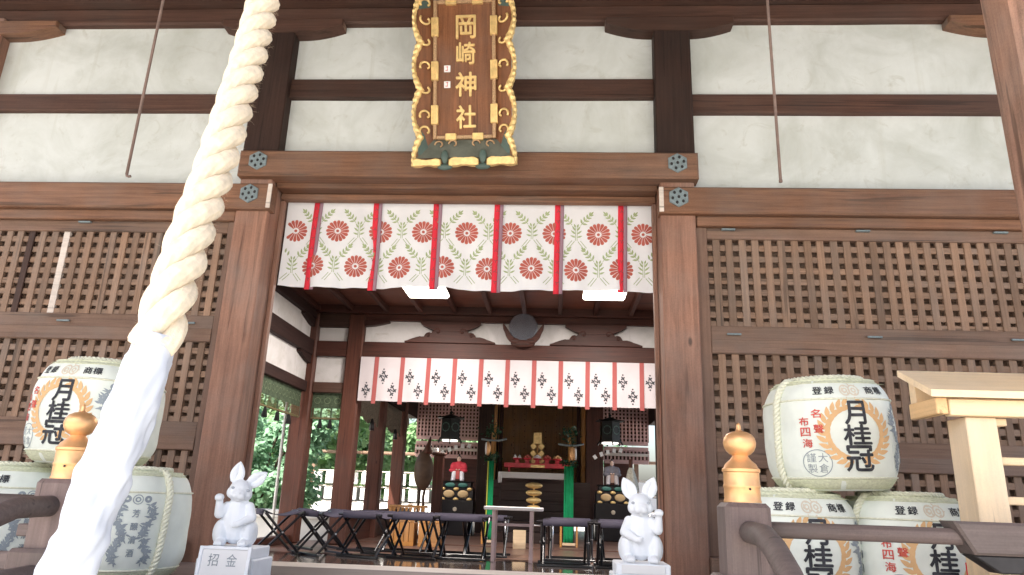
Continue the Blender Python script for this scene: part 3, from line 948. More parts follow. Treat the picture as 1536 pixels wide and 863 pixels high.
# ================================================================== curtain in the doorway
def curtain_front():
    Y = 0.25
    TL, TR, BL, BR = at(430, 304, Y), at(984, 309, Y), at(416, 425, Y), at(982, 437, Y)
    x0, x1 = -1.327, 1.355
    zt, zb = 2.690, 2.022
    t = thing('door_curtain', 'white curtain printed with red chrysanthemums and green sprigs across the doorway', 'curtain', (0, Y, zt))
    def wave(x, z):
        k = (zt - z) / (zt - zb)
        sag = 0.020 * math.sin(x * 9.0 + 0.4) + 0.013 * math.sin(x * 21 + 1.0) + 0.006 * math.sin(x * 47 + z * 8)
        return 0.006 + k * sag - 0.0 * k
    def fn(off):
        return lambda x, z: Vector((x, wave(x, z) - off, z - zt))
    bm = BM()
    nx, nz = 120, 14
    g = [[bm.verts.new((x0 + (x1 - x0) * i / nx, 0, zt + (zb - zt) * j / nz - (0.010 * math.sin((x0 + (x1 - x0) * i / nx) * 5.3) * j / nz))) for i in range(nx + 1)] for j in range(nz + 1)]
    for j in range(nz):
        for i in range(nx):
            bm.faces.new((g[j][i], g[j][i + 1], g[j + 1][i + 1], g[j + 1][i]))
    for v in bm.verts:
        v.co = fn(0)(v.co.x, v.co.z)
    obj('cloth', bm, CURTAIN, t, True)
    p = 0.3145
    xs0 = at(700, 348, Y).x
    zu, zl = at(700, 349, Y).z, at(733, 403, Y).z
    grn = Print()
    def trim(pr):
        kill = [f for f in pr.bm.faces if any(not (x0 + .004 < v.co.x < x1 - .004 and zb + .018 < v.co.z < zt - .012) for v in f.verts)]
        bmesh.ops.delete(pr.bm, geom=kill, context='FACES')
    def mum(x, z, r=0.085):
        red = Print()
        for k in range(16):
            a = 2 * PI * k / 16
            q = []
            for rr, da in ((0.27, -0.14), (0.82, -0.172), (0.95, -0.125), (1.0, 0), (0.95, 0.125), (0.82, 0.172), (0.27, 0.14)):
                q.append((x + r * rr * math.cos(a + da), z + r * rr * math.sin(a + da)))
            if all(x0 < s[0] < x1 for s in q):
                red.poly(q)
        if x0 < x - .02 and x + .02 < x1:
            red.ring(x, z, 0, r * 0.13, 10)
        trim(red)
        if red.bm.faces:
            red.done('chrysanthemum_print', MUM, t, fn(0.0025), 0.02)['kind'] = 'stuff'
    def plant(x, z):
        if not (x0 + .07 < x < x1 - .07): return
        grn.line((x - 0.006, z - 0.055), (x - 0.006, z + 0.045), 0.004); grn.line((x + 0.006, z - 0.055), (x + 0.006, z + 0.045), 0.004)
        for s in (-1, 1):
            for dz, L, a in ((0.02, 0.045, 1.0), (-0.005, 0.045, 0.7), (-0.03, 0.04, 0.35), (0.045, 0.03, 1.25)):
                ang = a if s > 0 else PI - a
                grn.leaf(x + s * 0.006, z + dz, L, 0.013, ang)
            for a0, a1 in (((0.012, -0.06), (0.055, -0.115)), ((0.03, -0.055), (0.073, -0.108))):
                grn.line((x + s * a0[0], z + a0[1]), (x + s * a1[0], z + a1[1]), 0.0045)
            # leafy spray reaching outwards above
            cx, cz = x + s * 0.030, z + 0.062
            dx, dz = s * 0.070, 0.080
            grn.line((cx, cz), (cx + dx, cz + dz), 0.004)
            base = math.atan2(dz, dx)
            for k in range(4):
                f = 0.15 + k * 0.26
                for q in (-1, 1):
                    grn.leaf(cx + dx * f, cz + dz * f, 0.040 - 0.003 * k, 0.014, base + q * (0.95 - 0.12 * k))
            grn.leaf(cx + dx, cz + dz, 0.036, 0.014, base)
    for k in range(-6, 7):
        mum(xs0 + k * p, zu); mum(xs0 + (k + .5) * p, zl)
        plant(xs0 + (k + .5) * p, zu + 0.005); plant(xs0 + k * p, zl + 0.005)
    trim(grn)
    grn.done('sprig_print', GREEN, t, fn(0.0025), 0.02)['kind'] = 'stuff'
    # red ribbons, each with a mauve edge
    for u0, v0, u1, v1 in ((477, 306, 459, 432), (566, 306, 555, 434), (656, 307, 649, 434), (748, 308, 742, 437), (839, 309, 836, 439), (934, 309, 933, 439)):
        a, b = at(u0, v0, Y - 0.02), at(u1, v1, Y - 0.03)
        for (nm, mt, xa, xb, off) in (('ribbon', STRIP_RED, -0.030, 0.009, 0.0), ('ribbon_edge', STRIP_GREY, 0.0095, 0.035, 0.003)):
            bm = BM()
            rows = []
            for j in range(13):
                k = j / 12
                x = a.x + (b.x - a.x) * k
                z = zt + (b.z - zt) * k
                yy = wave(x, max(z, zb)) - 0.006 - off - 0.004 * math.sin(k * 7 + u0)
                rows.append([bm.verts.new((x + xx, yy - 0.002 * (i == 1), z - zt)) for i, xx in enumerate((xa, (xa + xb) / 2, xb))])
            for r0, r1 in zip(rows, rows[1:]):
                for i in range(2):
                    bm.faces.new((r0[i], r0[i + 1], r1[i + 1], r1[i]))
            e = bmesh.ops.extrude_face_region(bm, geom=bm.faces[:])
            for v in e['geom']:
                if isinstance(v, bmesh.types.BMVert): v.co.y += 0.003
            rb = obj(nm, bm, mt, t, True)
        pr = Print()
        for k in range(1, 9):
            f = k / 9
            x = a.x + (b.x - a.x) * f; z = zt + (b.z - zt) * f
            for q in range(3):
                pr.leaf(x - 0.006, z, 0.017, 0.006, 0.7 + q * 2.1 + k)
        pr.done('ribbon_print', STRIP_PINK, t, lambda s, q: Vector((s, wave(s, max(q, zb)) - 0.0165, q - zt)))['kind'] = 'stuff'
    bm = BM(); tube(bm, [(x0, 0.004, 0.004), (x1, 0.004, 0.004)], 0.011, 8); obj('rod', bm, WX_INT, t)
curtain_front()

# ================================================================== curtain further in
def curtain_inner():
    Y = Y1 - 0.05
    x0, x1, zt, zb = -1.868, 2.355, 2.336, 1.765
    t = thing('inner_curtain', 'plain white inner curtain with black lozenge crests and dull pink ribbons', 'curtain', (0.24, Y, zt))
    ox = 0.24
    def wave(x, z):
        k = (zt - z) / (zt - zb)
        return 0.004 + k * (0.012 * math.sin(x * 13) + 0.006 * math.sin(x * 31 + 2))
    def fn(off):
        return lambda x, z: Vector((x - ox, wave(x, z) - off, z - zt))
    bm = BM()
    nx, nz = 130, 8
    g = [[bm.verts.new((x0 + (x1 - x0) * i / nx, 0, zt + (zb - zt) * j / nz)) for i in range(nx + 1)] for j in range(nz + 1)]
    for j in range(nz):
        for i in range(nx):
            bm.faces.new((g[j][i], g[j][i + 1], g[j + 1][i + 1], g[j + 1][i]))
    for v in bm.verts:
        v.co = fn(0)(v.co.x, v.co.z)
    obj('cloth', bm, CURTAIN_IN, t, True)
    xs = at(563, 570, Y).x
    pitch = (at(963, 580, Y).x - xs) / 10.0
    crest = Print()
    k = 0
    while xs + k * pitch < x1:
        x = xs + k * pitch
        bm = BM()
        rows = []
        for j in range(9):
            z = zt + (zb - 0.035 - zt) * j / 8
            rows.append([bm.verts.new((x + xx - ox - 0.004 * j / 8, wave(x, max(z, zb)) - 0.007, z - zt)) for xx in (-0.028, 0.028)])
        for a, b in zip(rows, rows[1:]):
            bm.faces.new((a[0], a[1], b[1], b[0]))
        e = bmesh.ops.extrude_face_region(bm, geom=bm.faces[:])
        for v in e['geom']:
            if isinstance(v, bmesh.types.BMVert): v.co.y += 0.003
        obj('ribbon', bm, STRIP_PINK, t)
        for dx, z in ((0.30, 2.085), (0.66, 1.905)):
            for base in (-pitch if k == 0 else None, 0.0):
                if base is None: continue
                cx = x + base + dx * pitch
                if not (x0 + .08 < cx < x1 - .08): continue
                for (ax, az) in ((0, 0.047), (0, -0.047), (0.034, 0), (-0.034, 0)):
                    for a in (0.6, 2.2, 3.8, 5.4):
                        crest.leaf(cx + ax, z + az, 0.033, 0.020, a, 3)
                for (ax, az) in ((0, 0.0), (0, 0.092), (0, -0.092)):
                    crest.ring(cx + ax, z + az, 0, 0.011, 6)
        k += 1
    crest.done('crest_print', INK, t, fn(0.003), 0.05)['kind'] = 'stuff'
curtain_inner()

# ================================================================== mirror on the tie beam
mc = at(785, 491, Y1 - 0.06)
t = thing('round_mirror', 'round blue grey mirror cradled in a carved cloud stand on the tie beam', 'mirror', (mc.x, Y1 - 0.06, 2.554))
MIRROR = plain('mirror_metal', (0.33, 0.36, 0.42), 0.22, 0.85, 0.12, 12)
dz = mc.z - 2.554
bm = BM(); lathe(bm, [(0.01, -0.010), (0.175, -0.010), (0.187, -0.004), (0.187, 0.012)], 40)
for v in bm.verts: v.co = Vector((v.co.x, v.co.z, v.co.y + dz))
obj('disc', bm, MIRROR, t)
bm = BM()
out = []
for i in range(21):
    a = PI + (PI * i / 20)
    r = 0.25 if i in range(2, 19) else 0.27
    out.append((r * 1.0 * math.cos(a), dz - 0.02 + (0.235 if 2 < i < 18 else 0.20) * math.sin(a)))
out = [(-0.275, dz + 0.07), (-0.262, dz - 0.03)] + out[2:-2] + [(0.262, dz - 0.03), (0.275, dz + 0.07)]
inn = [(0.225, dz - 0.0)] + [(0.192 * math.cos(a), dz + 0.192 * math.sin(a)) for a in [(-PI / 10 - (PI * 0.8) * i / 12) for i in range(13)]] + [(-0.225, dz - 0.0)]
prism(bm, out + inn, -0.02, 0.03, 0.004)
ell(bm, (0, 0, 0.0), (0.16, 0.03, 0.05)); ell(bm, (-0.1, -0.01, 0.03), (0.06, 0.03, 0.04)); ell(bm, (0.1, -0.01, 0.03), (0.06, 0.03, 0.04))
obj('stand', bm, WX_INT, t)

# ================================================================== two lit ceiling lamps
GLOW = plain('lamp_glow', (0.9, 0.85, 0.75), 0.5, 0, 0.0, em=(1.0, 0.93, 0.80, 2.6))
for (ua, va, wh) in ((637, 437, 'colonnade'), (908, 440, 'grey-robed figure')):
    p = atz(ua, va, 2.86)
    t = thing('ceiling_lamp', 'lit square ceiling lamp between the joists, on the %s side' % wh, 'lamp', (p.x, p.y, 2.94), group='square ceiling lamps')
    bm = BM(); box(bm, -0.24, 0.24, -0.30, 0.30, -0.085, -0.02, 0.02); obj('diffuser', bm, GLOW, t)
    bm = BM(); box(bm, -0.20, 0.20, -0.26, 0.26, -0.0195, 0.0, 0.004); obj('mount', bm, WX_PALE, t)
    L = bpy.data.lights.new('lamp_light', 'AREA'); L.shape = 'RECTANGLE'; L.size = 0.44; L.size_y = 0.56; L.energy = 28; L.color = (1.0, 0.91, 0.84)
    lo = bpy.data.objects.new('lamp_light', L); COL.objects.link(lo); lo.parent = t; lo.location = (0, 0, -0.095)
# ================================================================== bell rope with its white sleeve
def bell_rope():
    px = [(396, 0, 2.10), (370, 100, 1.90), (339, 200, 1.72), (317, 270, 1.62), (287, 350, 1.50), (272, 400, 1.44), (254, 450, 1.38), (241, 492, 1.345)]
    P = [atd(*q) for q in px]
    d = (P[0] - P[1]).normalized()
    top = P[0] + d * ((3.55 - P[0].z) / d.z)
    cl = [(238, 500, 1.34), (230, 520, 1.335), (220, 560, 1.325), (202, 600, 1.315), (188, 640, 1.31), (160, 700, 1.305), (143, 750, 1.30), (126, 800, 1.295), (103, 850, 1.29)]
    C = [atd(*q) for q in cl]
    e = (C[-1] - C[-3]).normalized()
    C.append(C[-1] + e * 0.25)
    t = thing('bell_rope', 'thick twisted cream bell rope with a white cloth sleeve, hanging at a slant', 'rope', tuple(top))
    o0 = Vector(top)
    def smooth_path(pts, step):
        pts = resample(pts, step)
        for _ in range(12):
            q = [pts[0]] + [(pts[i - 1] + pts[i] * 2 + pts[i + 1]) / 4 for i in range(1, len(pts) - 1)] + [pts[-1]]
            pts = q
        return pts
    path = smooth_path([top] + P + [C[1]], 0.008)
    R, lay = 0.0435, 0.255
    for k in range(3):
        bm = BM()
        line = [p - o0 for p in path]
        fr = frames(line)
        s = 0.0; L = []; rad = []
        for i, (p, tt, a, b) in enumerate(fr):
            if i: s += (p - fr[i - 1][0]).length
            an = 2 * PI * k / 3 + 2 * PI * s / lay
            L.append(p + (a * math.cos(an) + b * math.sin(an)) * R * 0.545)
            rad.append(R * 0.515 * (1 + 0.05 * noise.noise(Vector((s * 30, k * 5.0, 0)))))
        n = 40                                   # yarn ridges run along every strand
        fs = frames(L); rings = []; q = 0.0
        for i, (p, tt, a, b) in enumerate(fs):
            if i: q += (p - fs[i - 1][0]).length
            ring = []
            for j in range(n):
                th = 2 * PI * j / n
                rr = rad[i] * (1 + 0.045 * math.cos(10 * th + q * 75) + 0.03 * noise.noise(Vector((math.cos(th) * 3, math.sin(th) * 3 + k * 7, q * 60))))
                ring.append(bm.verts.new(p + a * rr * math.cos(th) + b * rr * math.sin(th)))
            rings.append(ring)
        for A, B in zip(rings, rings[1:]):
            for j in range(n):
                m2 = (j + 1) % n
                bm.faces.new((A[j], A[m2], B[m2], B[j]))
        bm.faces.new(rings[0][::-1]); bm.faces.new(rings[-1])
        for v in bm.verts:
            n = v.co
            v.co = n + Vector((noise.noise(n * 190), noise.noise(n * 190 + Vector((9, 0, 0))), noise.noise(n * 190 + Vector((0, 9, 0))))) * 0.0006
        obj('strand', bm, CORD, t, True)
    # loose fibres standing off the cord
    bm = BM()
    r2 = random.Random(3)
    for i in range(9000):
        p = path[r2.randrange(len(path))] - o0
        an = r2.uniform(0, 2 * PI)
        dr = Vector((math.cos(an), math.sin(an) * 0.7, r2.uniform(-.3, .3))).normalized()
        b0 = p + dr * R * r2.uniform(0.72, 1.0)
        tip = b0 + (dr + Vector((r2.uniform(-1, 1), r2.uniform(-1, 1), r2.uniform(-1, .6))) * 0.9) * (r2.uniform(0.003, 0.008) if r2.random() < 0.93 else r2.uniform(0.008, 0.016))
        sd = dr.cross(Vector((0, 0, 1))) * 0.00045
        bm.faces.new([bm.verts.new(q) for q in (b0 - sd, b0 + sd, tip)])
    f = obj('loose_fibre', bm, CORD, t); f['kind'] = 'stuff'
    # sleeve
    cp = smooth_path(C, 0.008)
    fr = frames([c - o0 for c in cp])
    bm = BM()
    n = 56
    rings = []
    for i, (p, tt, a, b) in enumerate(fr):
        q = i / (len(fr) - 1)
        base = 0.035 + 0.008 * min(1, i / 14) + 0.004 * q
        if i < 4: base = 0.0358 + 0.0008 * i
        ring = []
        for k in range(n):
            an = 2 * PI * k / n
            s = i * 0.008
            w = 0.0060 * noise.noise(Vector((math.cos(an) * 1.6, math.sin(an) * 1.6, s * 9))) + 0.0055 * noise.noise(Vector((math.cos(an) * 3 + s * 16, math.sin(an) * 3, s * 22)))
            w += 0.0028 * math.sin(2 * an + s * 34) * math.exp(-((s - 0.33) / 0.12) ** 2) + 0.0025 * max(0, math.sin(s * 52 + 2.4 * math.sin(an + 0.6))) ** 4
            ring.append(bm.verts.new(p + (a * math.cos(an) + b * math.sin(an)) * (base + w * (1 if i > 5 else 0.4))))
        rings.append(ring)
    for A, B in zip(rings, rings[1:]):
        for k in range(n):
            j = (k + 1) % n
            bm.faces.new((A[k], A[j], B[j], B[k]))
    bm.faces.new(rings[0][::-1]); bm.faces.new(rings[-1])
    obj('cloth_sleeve', bm, WHITE_CLOTH, t, True)
    # stitched hem at the top of the sleeve
    bm = BM()
    fr2 = fr[2]
    tube(bm, [fr2[0] + (fr2[2] * math.cos(2 * PI * k / 24) + fr2[3] * math.sin(2 * PI * k / 24)) * 0.0375 for k in range(25)], 0.0022, 6)
    obj('hem', bm, WHITE_CLOTH, t, True)
    return top
rope_top = bell_rope()
t = thing('porch_beam', 'heavy timber beam of the porch that the bell rope hangs from', 'beam', (0.1, rope_top.y, 3.5))
bm = BM(); box(bm, -4.5, 4.5, -0.1, 0.1, 0.0, 0.3, 0.015); obj('timber', bm, WX_MID, t)

# ================================================================== thin rods hanging from the eaves
for (u0, v0, u1, v1, Y, lab) in ((245, 0, 190, 262, -0.9, 'thin brown metal rod with a hooked tip, hanging beside the bell rope'), (1151, 0, 1171, 272, -0.9, 'thin straight brown metal rod hanging in front of the plaster near the pale stand')):
    a, b = at(u0, v0, Y), at(u1, v1, Y)
    z1 = 4.25
    x1 = a.x + (a.x - b.x) * (z1 - a.z) / (a.z - b.z)
    t = thing('hanging_rod', lab, 'rod', (x1, Y, z1))
    bm = BM(); tube(bm, [(0, 0, 0.9), (0, 0, 0), (b.x - x1, 0, b.z - z1)], 0.0085, 8); obj('shaft', bm, ROD, t, True)
    bm = BM()
    e = Vector((b.x - x1, 0, b.z - z1))
    if u0 < 500:
        tube(bm, [e + Vector((0, 0, 0.004)), e + Vector((0.002, 0, -0.008)), e + Vector((0.014, 0, -0.013)), e + Vector((0.026, 0, -0.010))], 0.0075, 8)
    else:
        tube(bm, [e + Vector((0, 0, 0.006)), e + Vector((0, 0, -0.006))], 0.0105, 8)
    obj('tip', bm, ROD, t, True)

# ================================================================== straw-wrapped sake barrels
BH, BR = 0.485, 0.272
def br(z):
    u = abs(z - BH / 2) / (BH / 2)
    uc = 0.44
    rr = BR - 0.012 * u * u
    if u > uc:
        q = (u - uc) / (1 - uc)
        rr = BR - 0.012 * u * u - 0.072 * (1 - math.sqrt(max(0, 1 - q * q)))
    return rr
def rho(a):                                      # plan shape: a circle pressed towards a rounded square
    return 0.985 / (abs(math.sin(a)) ** 2.6 + abs(math.cos(a)) ** 2.6) ** (1 / 2.6)
def wrk(dx, dy, z):                              # creases of the straw matting under the wrapping
    v = Vector((dx, dy, 0))
    return 0.0042 * noise.noise(v * 2.4 + Vector((0, 0, z * 8))) + 0.0026 * noise.noise(v * 7 + Vector((3, 0, z * 16))) + 0.0016 * abs(noise.noise(v * 15 + Vector((0, 5, z * 5))))
def bmap(off):
    def f(s, z):
        dx, dy = math.sin(s / BR), -math.cos(s / BR)
        r = br(z) * rho(s / BR) + wrk(dx, dy, z) + off
        return Vector((r * dx, r * dy, z))
    return f
def wreath(pr, s0, t0, a, b, k0=0.0):
    for sgn in (-1, 1):
        for i in range(13):
            f = i / 12
            th = -PI / 2 + sgn * (0.16 + f * 2.62)
            x, z = s0 + a * math.cos(th), t0 + b * math.sin(th)
            tang = math.atan2(b * math.cos(th) * sgn, -a * math.sin(th) * sgn)
            for q in (-1, 1):
                pr.leaf(x, z, 0.050, 0.021, tang + q * 0.60)
def make_barrel_prints(t):
    ink, red, tan, fnt, slt = Print(), Print(), Print(), Print(), Print()
    wreath(tan, 0.006, 0.243, 0.128, 0.124)
    for ch, z, wd, ht in (('月', 0.330, 0.092, 0.100), ('桂', 0.235, 0.116, 0.084), ('冠', 0.136, 0.116, 0.106)):
        ink.text(ch, 0.012, z, wd, ht, 0.0026)
    for ch, s, z in (('名', -0.148, 0.328), ('聲', -0.142, 0.262), ('布', -0.196, 0.295), ('四', -0.194, 0.250), ('海', -0.190, 0.202)):
        red.text(ch, s, z, 0.037, 0.037, 0.0006)
    slt.ring(-0.160, 0.118, 0.054, 0.0575, 30)
    for ch, s, z in (('大', -0.138, 0.140), ('倉', -0.138, 0.096), ('謹', -0.182, 0.140), ('製', -0.182, 0.096)):
        slt.text(ch, s, z, 0.036, 0.038, 0.0)
    for ch, s in (('登', -0.135), ('録', -0.085), ('商', 0.105), ('標', 0.150)):
        ink.text(ch, s, 0.430, 0.040, 0.034, 0.0008)
    for s in (-0.012, 0.030):
        fnt.ring(s, 0.430, 0.020, 0.026, 20); fnt.ring(s, 0.430, 0.006, 0.012, 12)
    for k in range(10):
        fnt.leaf(0.009 + 0.038 * math.cos(k * .63), 0.43 + 0.022 * math.sin(k * .63), 0.016, 0.007, k * 1.1)
    # crest with two dragons and a column of writing, to the right of the wreath
    c = 0.272
    for k, ch in enumerate('芳醸清酒'):
        z = 0.300 - k * 0.056
        slt.text(ch, c, z, 0.028, 0.032, 0.001)
    slt.ring(c, 0.360, 0.018, 0.022, 18); slt.ring(c, 0.360, 0.006, 0.012, 12)
    for s in (-1, 1):
        slt.ring(c + s * 0.042, 0.362, 0.005, 0.016, 12)
        r3 = random.Random(5)
        for i in range(46):
            f = i / 45
            x = c + s * (0.052 + 0.017 * math.sin(f * 9)); z = 0.335 - f * 0.245
            for _ in range(3):
                slt.leaf(x + s * r3.uniform(-.008, .014), z, r3.uniform(0.014, 0.030), r3.uniform(0.006, 0.012), r3.uniform(0, 6.28))
            if i % 4 == 0:
                slt.leaf(x, z, 0.036, 0.008, (0.5 if s > 0 else PI - 0.5) - f)
    ink.done('character_print', INK, t, bmap(0.0030), 0.018, 0.03, radial=True)['kind'] = 'stuff'
    red.done('red_print', REDINK, t, bmap(0.0030), 0.018, 0.03, radial=True)['kind'] = 'stuff'
    tan.done('wreath_print', TAN, t, bmap(0.0022), 0.018, 0.03, radial=True)['kind'] = 'stuff'
    fnt.done('emblem_print', FAINT, t, bmap(0.0022), 0.018, 0.03, radial=True)['kind'] = 'stuff'
    slt.done('crest_print', SLATE, t, bmap(0.0022), 0.018, 0.03, radial=True)['kind'] = 'stuff'
def make_barrel(name, label, group):
    t = thing(name, label, 'barrel', group=group)
    bm = BM()
    n, rings = 120, []
    zs = [BH * (0.5 - 0.5 * math.cos(PI * i / 44)) for i in range(45)]
    prof = [(0.0, 0.012), (0.10, 0.010)] + [(br(z), z) for z in zs[1:-1]] + [(0.10, BH - 0.004), (0.0, BH - 0.006)]
    for (r, z) in prof[1:-1]:
        ring = []
        for k in range(n):
            a = 2 * PI * k / n
            w = 0.0035 * noise.noise(Vector((math.cos(a) * 2.2, math.sin(a) * 2.2, z * 7))) + 0.0016 * math.cos(a * 24) * max(0, abs(z - BH / 2) / (BH / 2) - 0.70) * 3
            q = r * rho(a) + wrk(math.cos(a), math.sin(a), z) + (0.0016 * math.cos(a * 24) * max(0, abs(z - BH / 2) / (BH / 2) - 0.70) * 2)
            ring.append(bm.verts.new((q * math.cos(a), q * math.sin(a), z)))
        rings.append(ring)
    for A, B in zip(rings, rings[1:]):
        for k in range(n):
            j = (k + 1) % n
            bm.faces.new((A[k], A[j], B[j], B[k]))
    bm.faces.new(rings[0][::-1]); bm.faces.new(rings[-1])
    body = obj('wrapping', bm, LABEL, t, True)
    # straw hems showing under and over the printed wrapping
    for (za, zb, nm) in ((0.008, 0.052, 'straw_base'), (BH - 0.020, BH + 0.002, 'straw_top')):
        bm = BM()
        rr = []
        for i in range(7):
            z = za + (zb - za) * i / 6
            q = min(max(z, 0.006), BH - 0.006)
            rr.append((br(q) + 0.0035, z))
        if nm == 'straw_base': rr = [(0.06, 0.0)] + rr
        else: rr = rr + [(0.06, BH + 0.004)]
        lathe(bm, rr, 60)
        for v in bm.verts:
            k = rho(math.atan2(v.co.y, v.co.x)); v.co.x *= k; v.co.y *= k
        r4 = random.Random(9)
        for i in range(170):
            a = r4.uniform(0, 2 * PI); z = r4.uniform(za, zb); q = min(max(z, 0.006), BH - 0.006)
            p = Vector((math.cos(a), math.sin(a), 0)) * (br(q) * rho(a) + 0.003) + Vector((0, 0, z))
            e = p + Vector((math.cos(a) * 0.006 + r4.uniform(-.02, .02), math.sin(a) * 0.006 + r4.uniform(-.02, .02), r4.uniform(-.006, .006)))
            bm.faces.new([bm.verts.new(v) for v in (p, p + Vector((0, 0, 0.0018)), e)])
        obj(nm, bm, STRAW, t, True)
    # cords: thin hoops, upright twisted ropes
    for z in (0.392, 0.055):
        bm = BM()
        tube(bm, [((br(z) * rho(2 * PI * k / 64) + 0.003) * math.cos(2 * PI * k / 64), (br(z) * rho(2 * PI * k / 64) + 0.003) * math.sin(2 * PI * k / 64), z) for k in range(65)], 0.0045, 6)
        obj('hoop_cord', bm, STRAW_ROPE, t, True)
    for a in (-1.22, 1.50, 3.45):
        bm = BM()
        p = [(0.05 * math.sin(a), -0.05 * math.cos(a), BH + 0.014)]
        for i in range(1, 22):
            z = BH * (0.5 + 0.5 * math.cos(PI * i / 22))
            r = br(min(max(z, 0.004), BH - 0.004)) + 0.011
            aa = a - 0.16 * (i / 22 - 0.5)
            r = (r - 0.011) * rho(aa) + 0.011
            p.append((r * math.sin(aa), -r * math.cos(aa), z))
        p.append((0.12 * math.sin(a), -0.12 * math.cos(a), 0.004))
        rope(bm, p, 0.017, 0.062, 3, 0.008, 6)
        obj('upright_rope', bm, STRAW_ROPE, t, True)
    bm = BM()
    rope(bm, [(0.17 * math.cos(2 * PI * k / 30), 0.17 * math.sin(2 * PI * k / 30), BH + 0.012) for k in range(31)], 0.014, 0.06, 3, 0.012, 5)
    obj('top_rope', bm, STRAW_ROPE, t, True)
    make_barrel_prints(t)
    return t
VZ = 0.20
proto = make_barrel('sake_barrel', 'white sake barrel lying on top of the two beside the pale timber stand', 'sake barrels stacked before the lattice')
Yb = -1.05
spots = [
    (at(1243, 648, Yb).x, Yb, VZ + BH + 0.022, 3, 'white straw-wrapped sake barrel resting on top of two beside the pale timber stand'),
    (at(1186, 800, Yb).x, Yb, VZ, 2, 'lower sake barrel standing between the right-hand finial post and the stand-side barrel'),
    (at(1357, 810, Yb).x, Yb + 0.01, VZ, 4, 'lower sake barrel standing next to the pale timber stand, under the single top one'),
    (at(148, 612, Yb).x, Yb, VZ + BH + 0.022, -7, 'sake barrel resting on top of two, behind the bell rope and finial'),
    (at(14, 770, Yb).x, Yb, VZ, -5, 'lower sake barrel behind the curved stair handrail, mostly showing its grey dragon crest'),
    (at(186, 770, Yb).x, Yb + 0.01, VZ, -18, 'lower sake barrel standing next to the white rabbit with the raised sign, dragon crest outwards'),
]
spots[1] = (spots[1][0], Yb, VZ, 2, 'lower sake barrel directly behind the gold finial post, under the single top one')
for i, (x, y, z, rz, lab) in enumerate(spots):
    o = proto if i == 0 else copy_tree(proto)
    o.location = (x, y, z)
    o.rotation_euler = (math.radians(1.5) if i in (0,) else 0, math.radians(-2.0) if i == 0 else (math.radians(1.2) if i == 3 else 0), math.radians(rz))
    o['label'] = lab

# ================================================================== white rabbits
def rabbit(name, label, loc, rz, mir, tilt, ears=(24, 24), yaw_head=0):
    t = thing(name, label, 'rabbit statue', loc, (0, 0, math.radians(rz)))
    bm = BM()
    m = mir
    ell(bm, (0, 0.005, 0.115), (0.076, 0.070, 0.110))               # trunk
    ell(bm, (0, 0.0, 0.165), (0.062, 0.056, 0.07))
    for s in (-1, 1):
        ell(bm, (s * 0.066, 0.0, 0.062), (0.041, 0.068, 0.066))     # haunches
        ell(bm, (s * 0.054, -0.062, 0.017), (0.028, 0.044, 0.019))  # hind feet
        for k in (-1, 0, 1):
            ell(bm, (s * 0.054 + k * 0.014, -0.098, 0.014), (0.009, 0.014, 0.013), None, 8, 6)
    hc = Vector((0, -0.016, 0.258))
    Rt = Matrix.Rotation(math.radians(tilt), 3, 'Y') @ Matrix.Rotation(math.radians(yaw_head), 3, 'Z')
    def H(p, r, rot=None):
        ell(bm, hc + Rt @ Vector(p), r, Rt @ rot if rot is not None else Rt)
    H((0, 0, 0), (0.058, 0.058, 0.056))
    H((0, -0.040, -0.014), (0.037, 0.030, 0.031))                    # muzzle
    for s in (-1, 1):
        H((s * 0.014, -0.058, -0.022), (0.018, 0.016, 0.015))
        H((s * 0.036, -0.018, -0.010), (0.026, 0.030, 0.030))        # cheeks
    H((0, -0.070, -0.010), (0.009, 0.006, 0.006), None)
    H((0, -0.046, -0.040), (0.014, 0.014, 0.010))
    for s in (-1, 1):                                                # ears, hollowed in front
        er = Rt @ Matrix.Rotation(math.radians(s * ears[0 if s < 0 else 1]), 3, 'Y')
        c = hc + Rt @ Vector((s * 0.036, 0.006, 0.045))
        for k in range(13):
            f = k / 12
            wd = 0.030 * math.sin(PI * min(1, 0.22 + 0.78 * f)) ** 0.8 + 0.003
            for q in (-1, 0, 1):
                p = c + er @ Vector((q * wd * 0.62, 0.004 + (0.010 if q == 0 else -0.003), 0.088 * f))
                ell(bm, p, (wd * 0.48 + 0.002, 0.0075, 0.010), er, 8, 6)
    # raised fore paw, folded at the elbow
    def limb(pts, rads):
        for (a, b, ra, rb) in zip(pts, pts[1:], rads, rads[1:]):
            a, b = Vector(a), Vector(b)
            for k in range(7):
                f = k / 6
                ell(bm, a.lerp(b, f), (ra + (rb - ra) * f,) * 3, None, 9, 7)
    limb([(m * 0.052, -0.02, 0.185), (m * 0.080, -0.045, 0.150), (m * 0.083, -0.060, 0.212)], [0.024, 0.024, 0.018])
    ell(bm, (m * 0.084, -0.066, 0.228), (0.023, 0.018, 0.018))
    for k in (-1, 0, 1):
        ell(bm, (m * 0.084 + k * 0.013, -0.080, 0.226), (0.0075, 0.009, 0.014), None, 8, 6)
    # other fore paw across the belly
    limb([(-m * 0.055, -0.02, 0.185), (-m * 0.078, -0.045, 0.135), (-m * 0.030, -0.076, 0.110)], [0.025, 0.023, 0.017])
    ell(bm, (-m * 0.020, -0.080, 0.104), (0.021, 0.015, 0.016))
    for k in (-1, 0, 1):
        ell(bm, (-m * 0.008 + k * 0.004, -0.084, 0.104 + k * 0.010), (0.013, 0.008, 0.0065), None, 8, 6)
    remeshed('body', bm, STONE_WHITE, t, 0.0042, 4)
    bm = BM()
    for s in (-1, 1):
        ell(bm, hc + Rt @ Vector((s * 0.036, -0.047, 0.012)), (0.0085, 0.0045, 0.0065), Rt, 10, 7)
    obj('eyes', bm, plain('eye_grey', (0.42, 0.45, 0.50), 0.4), t, True)
    return t
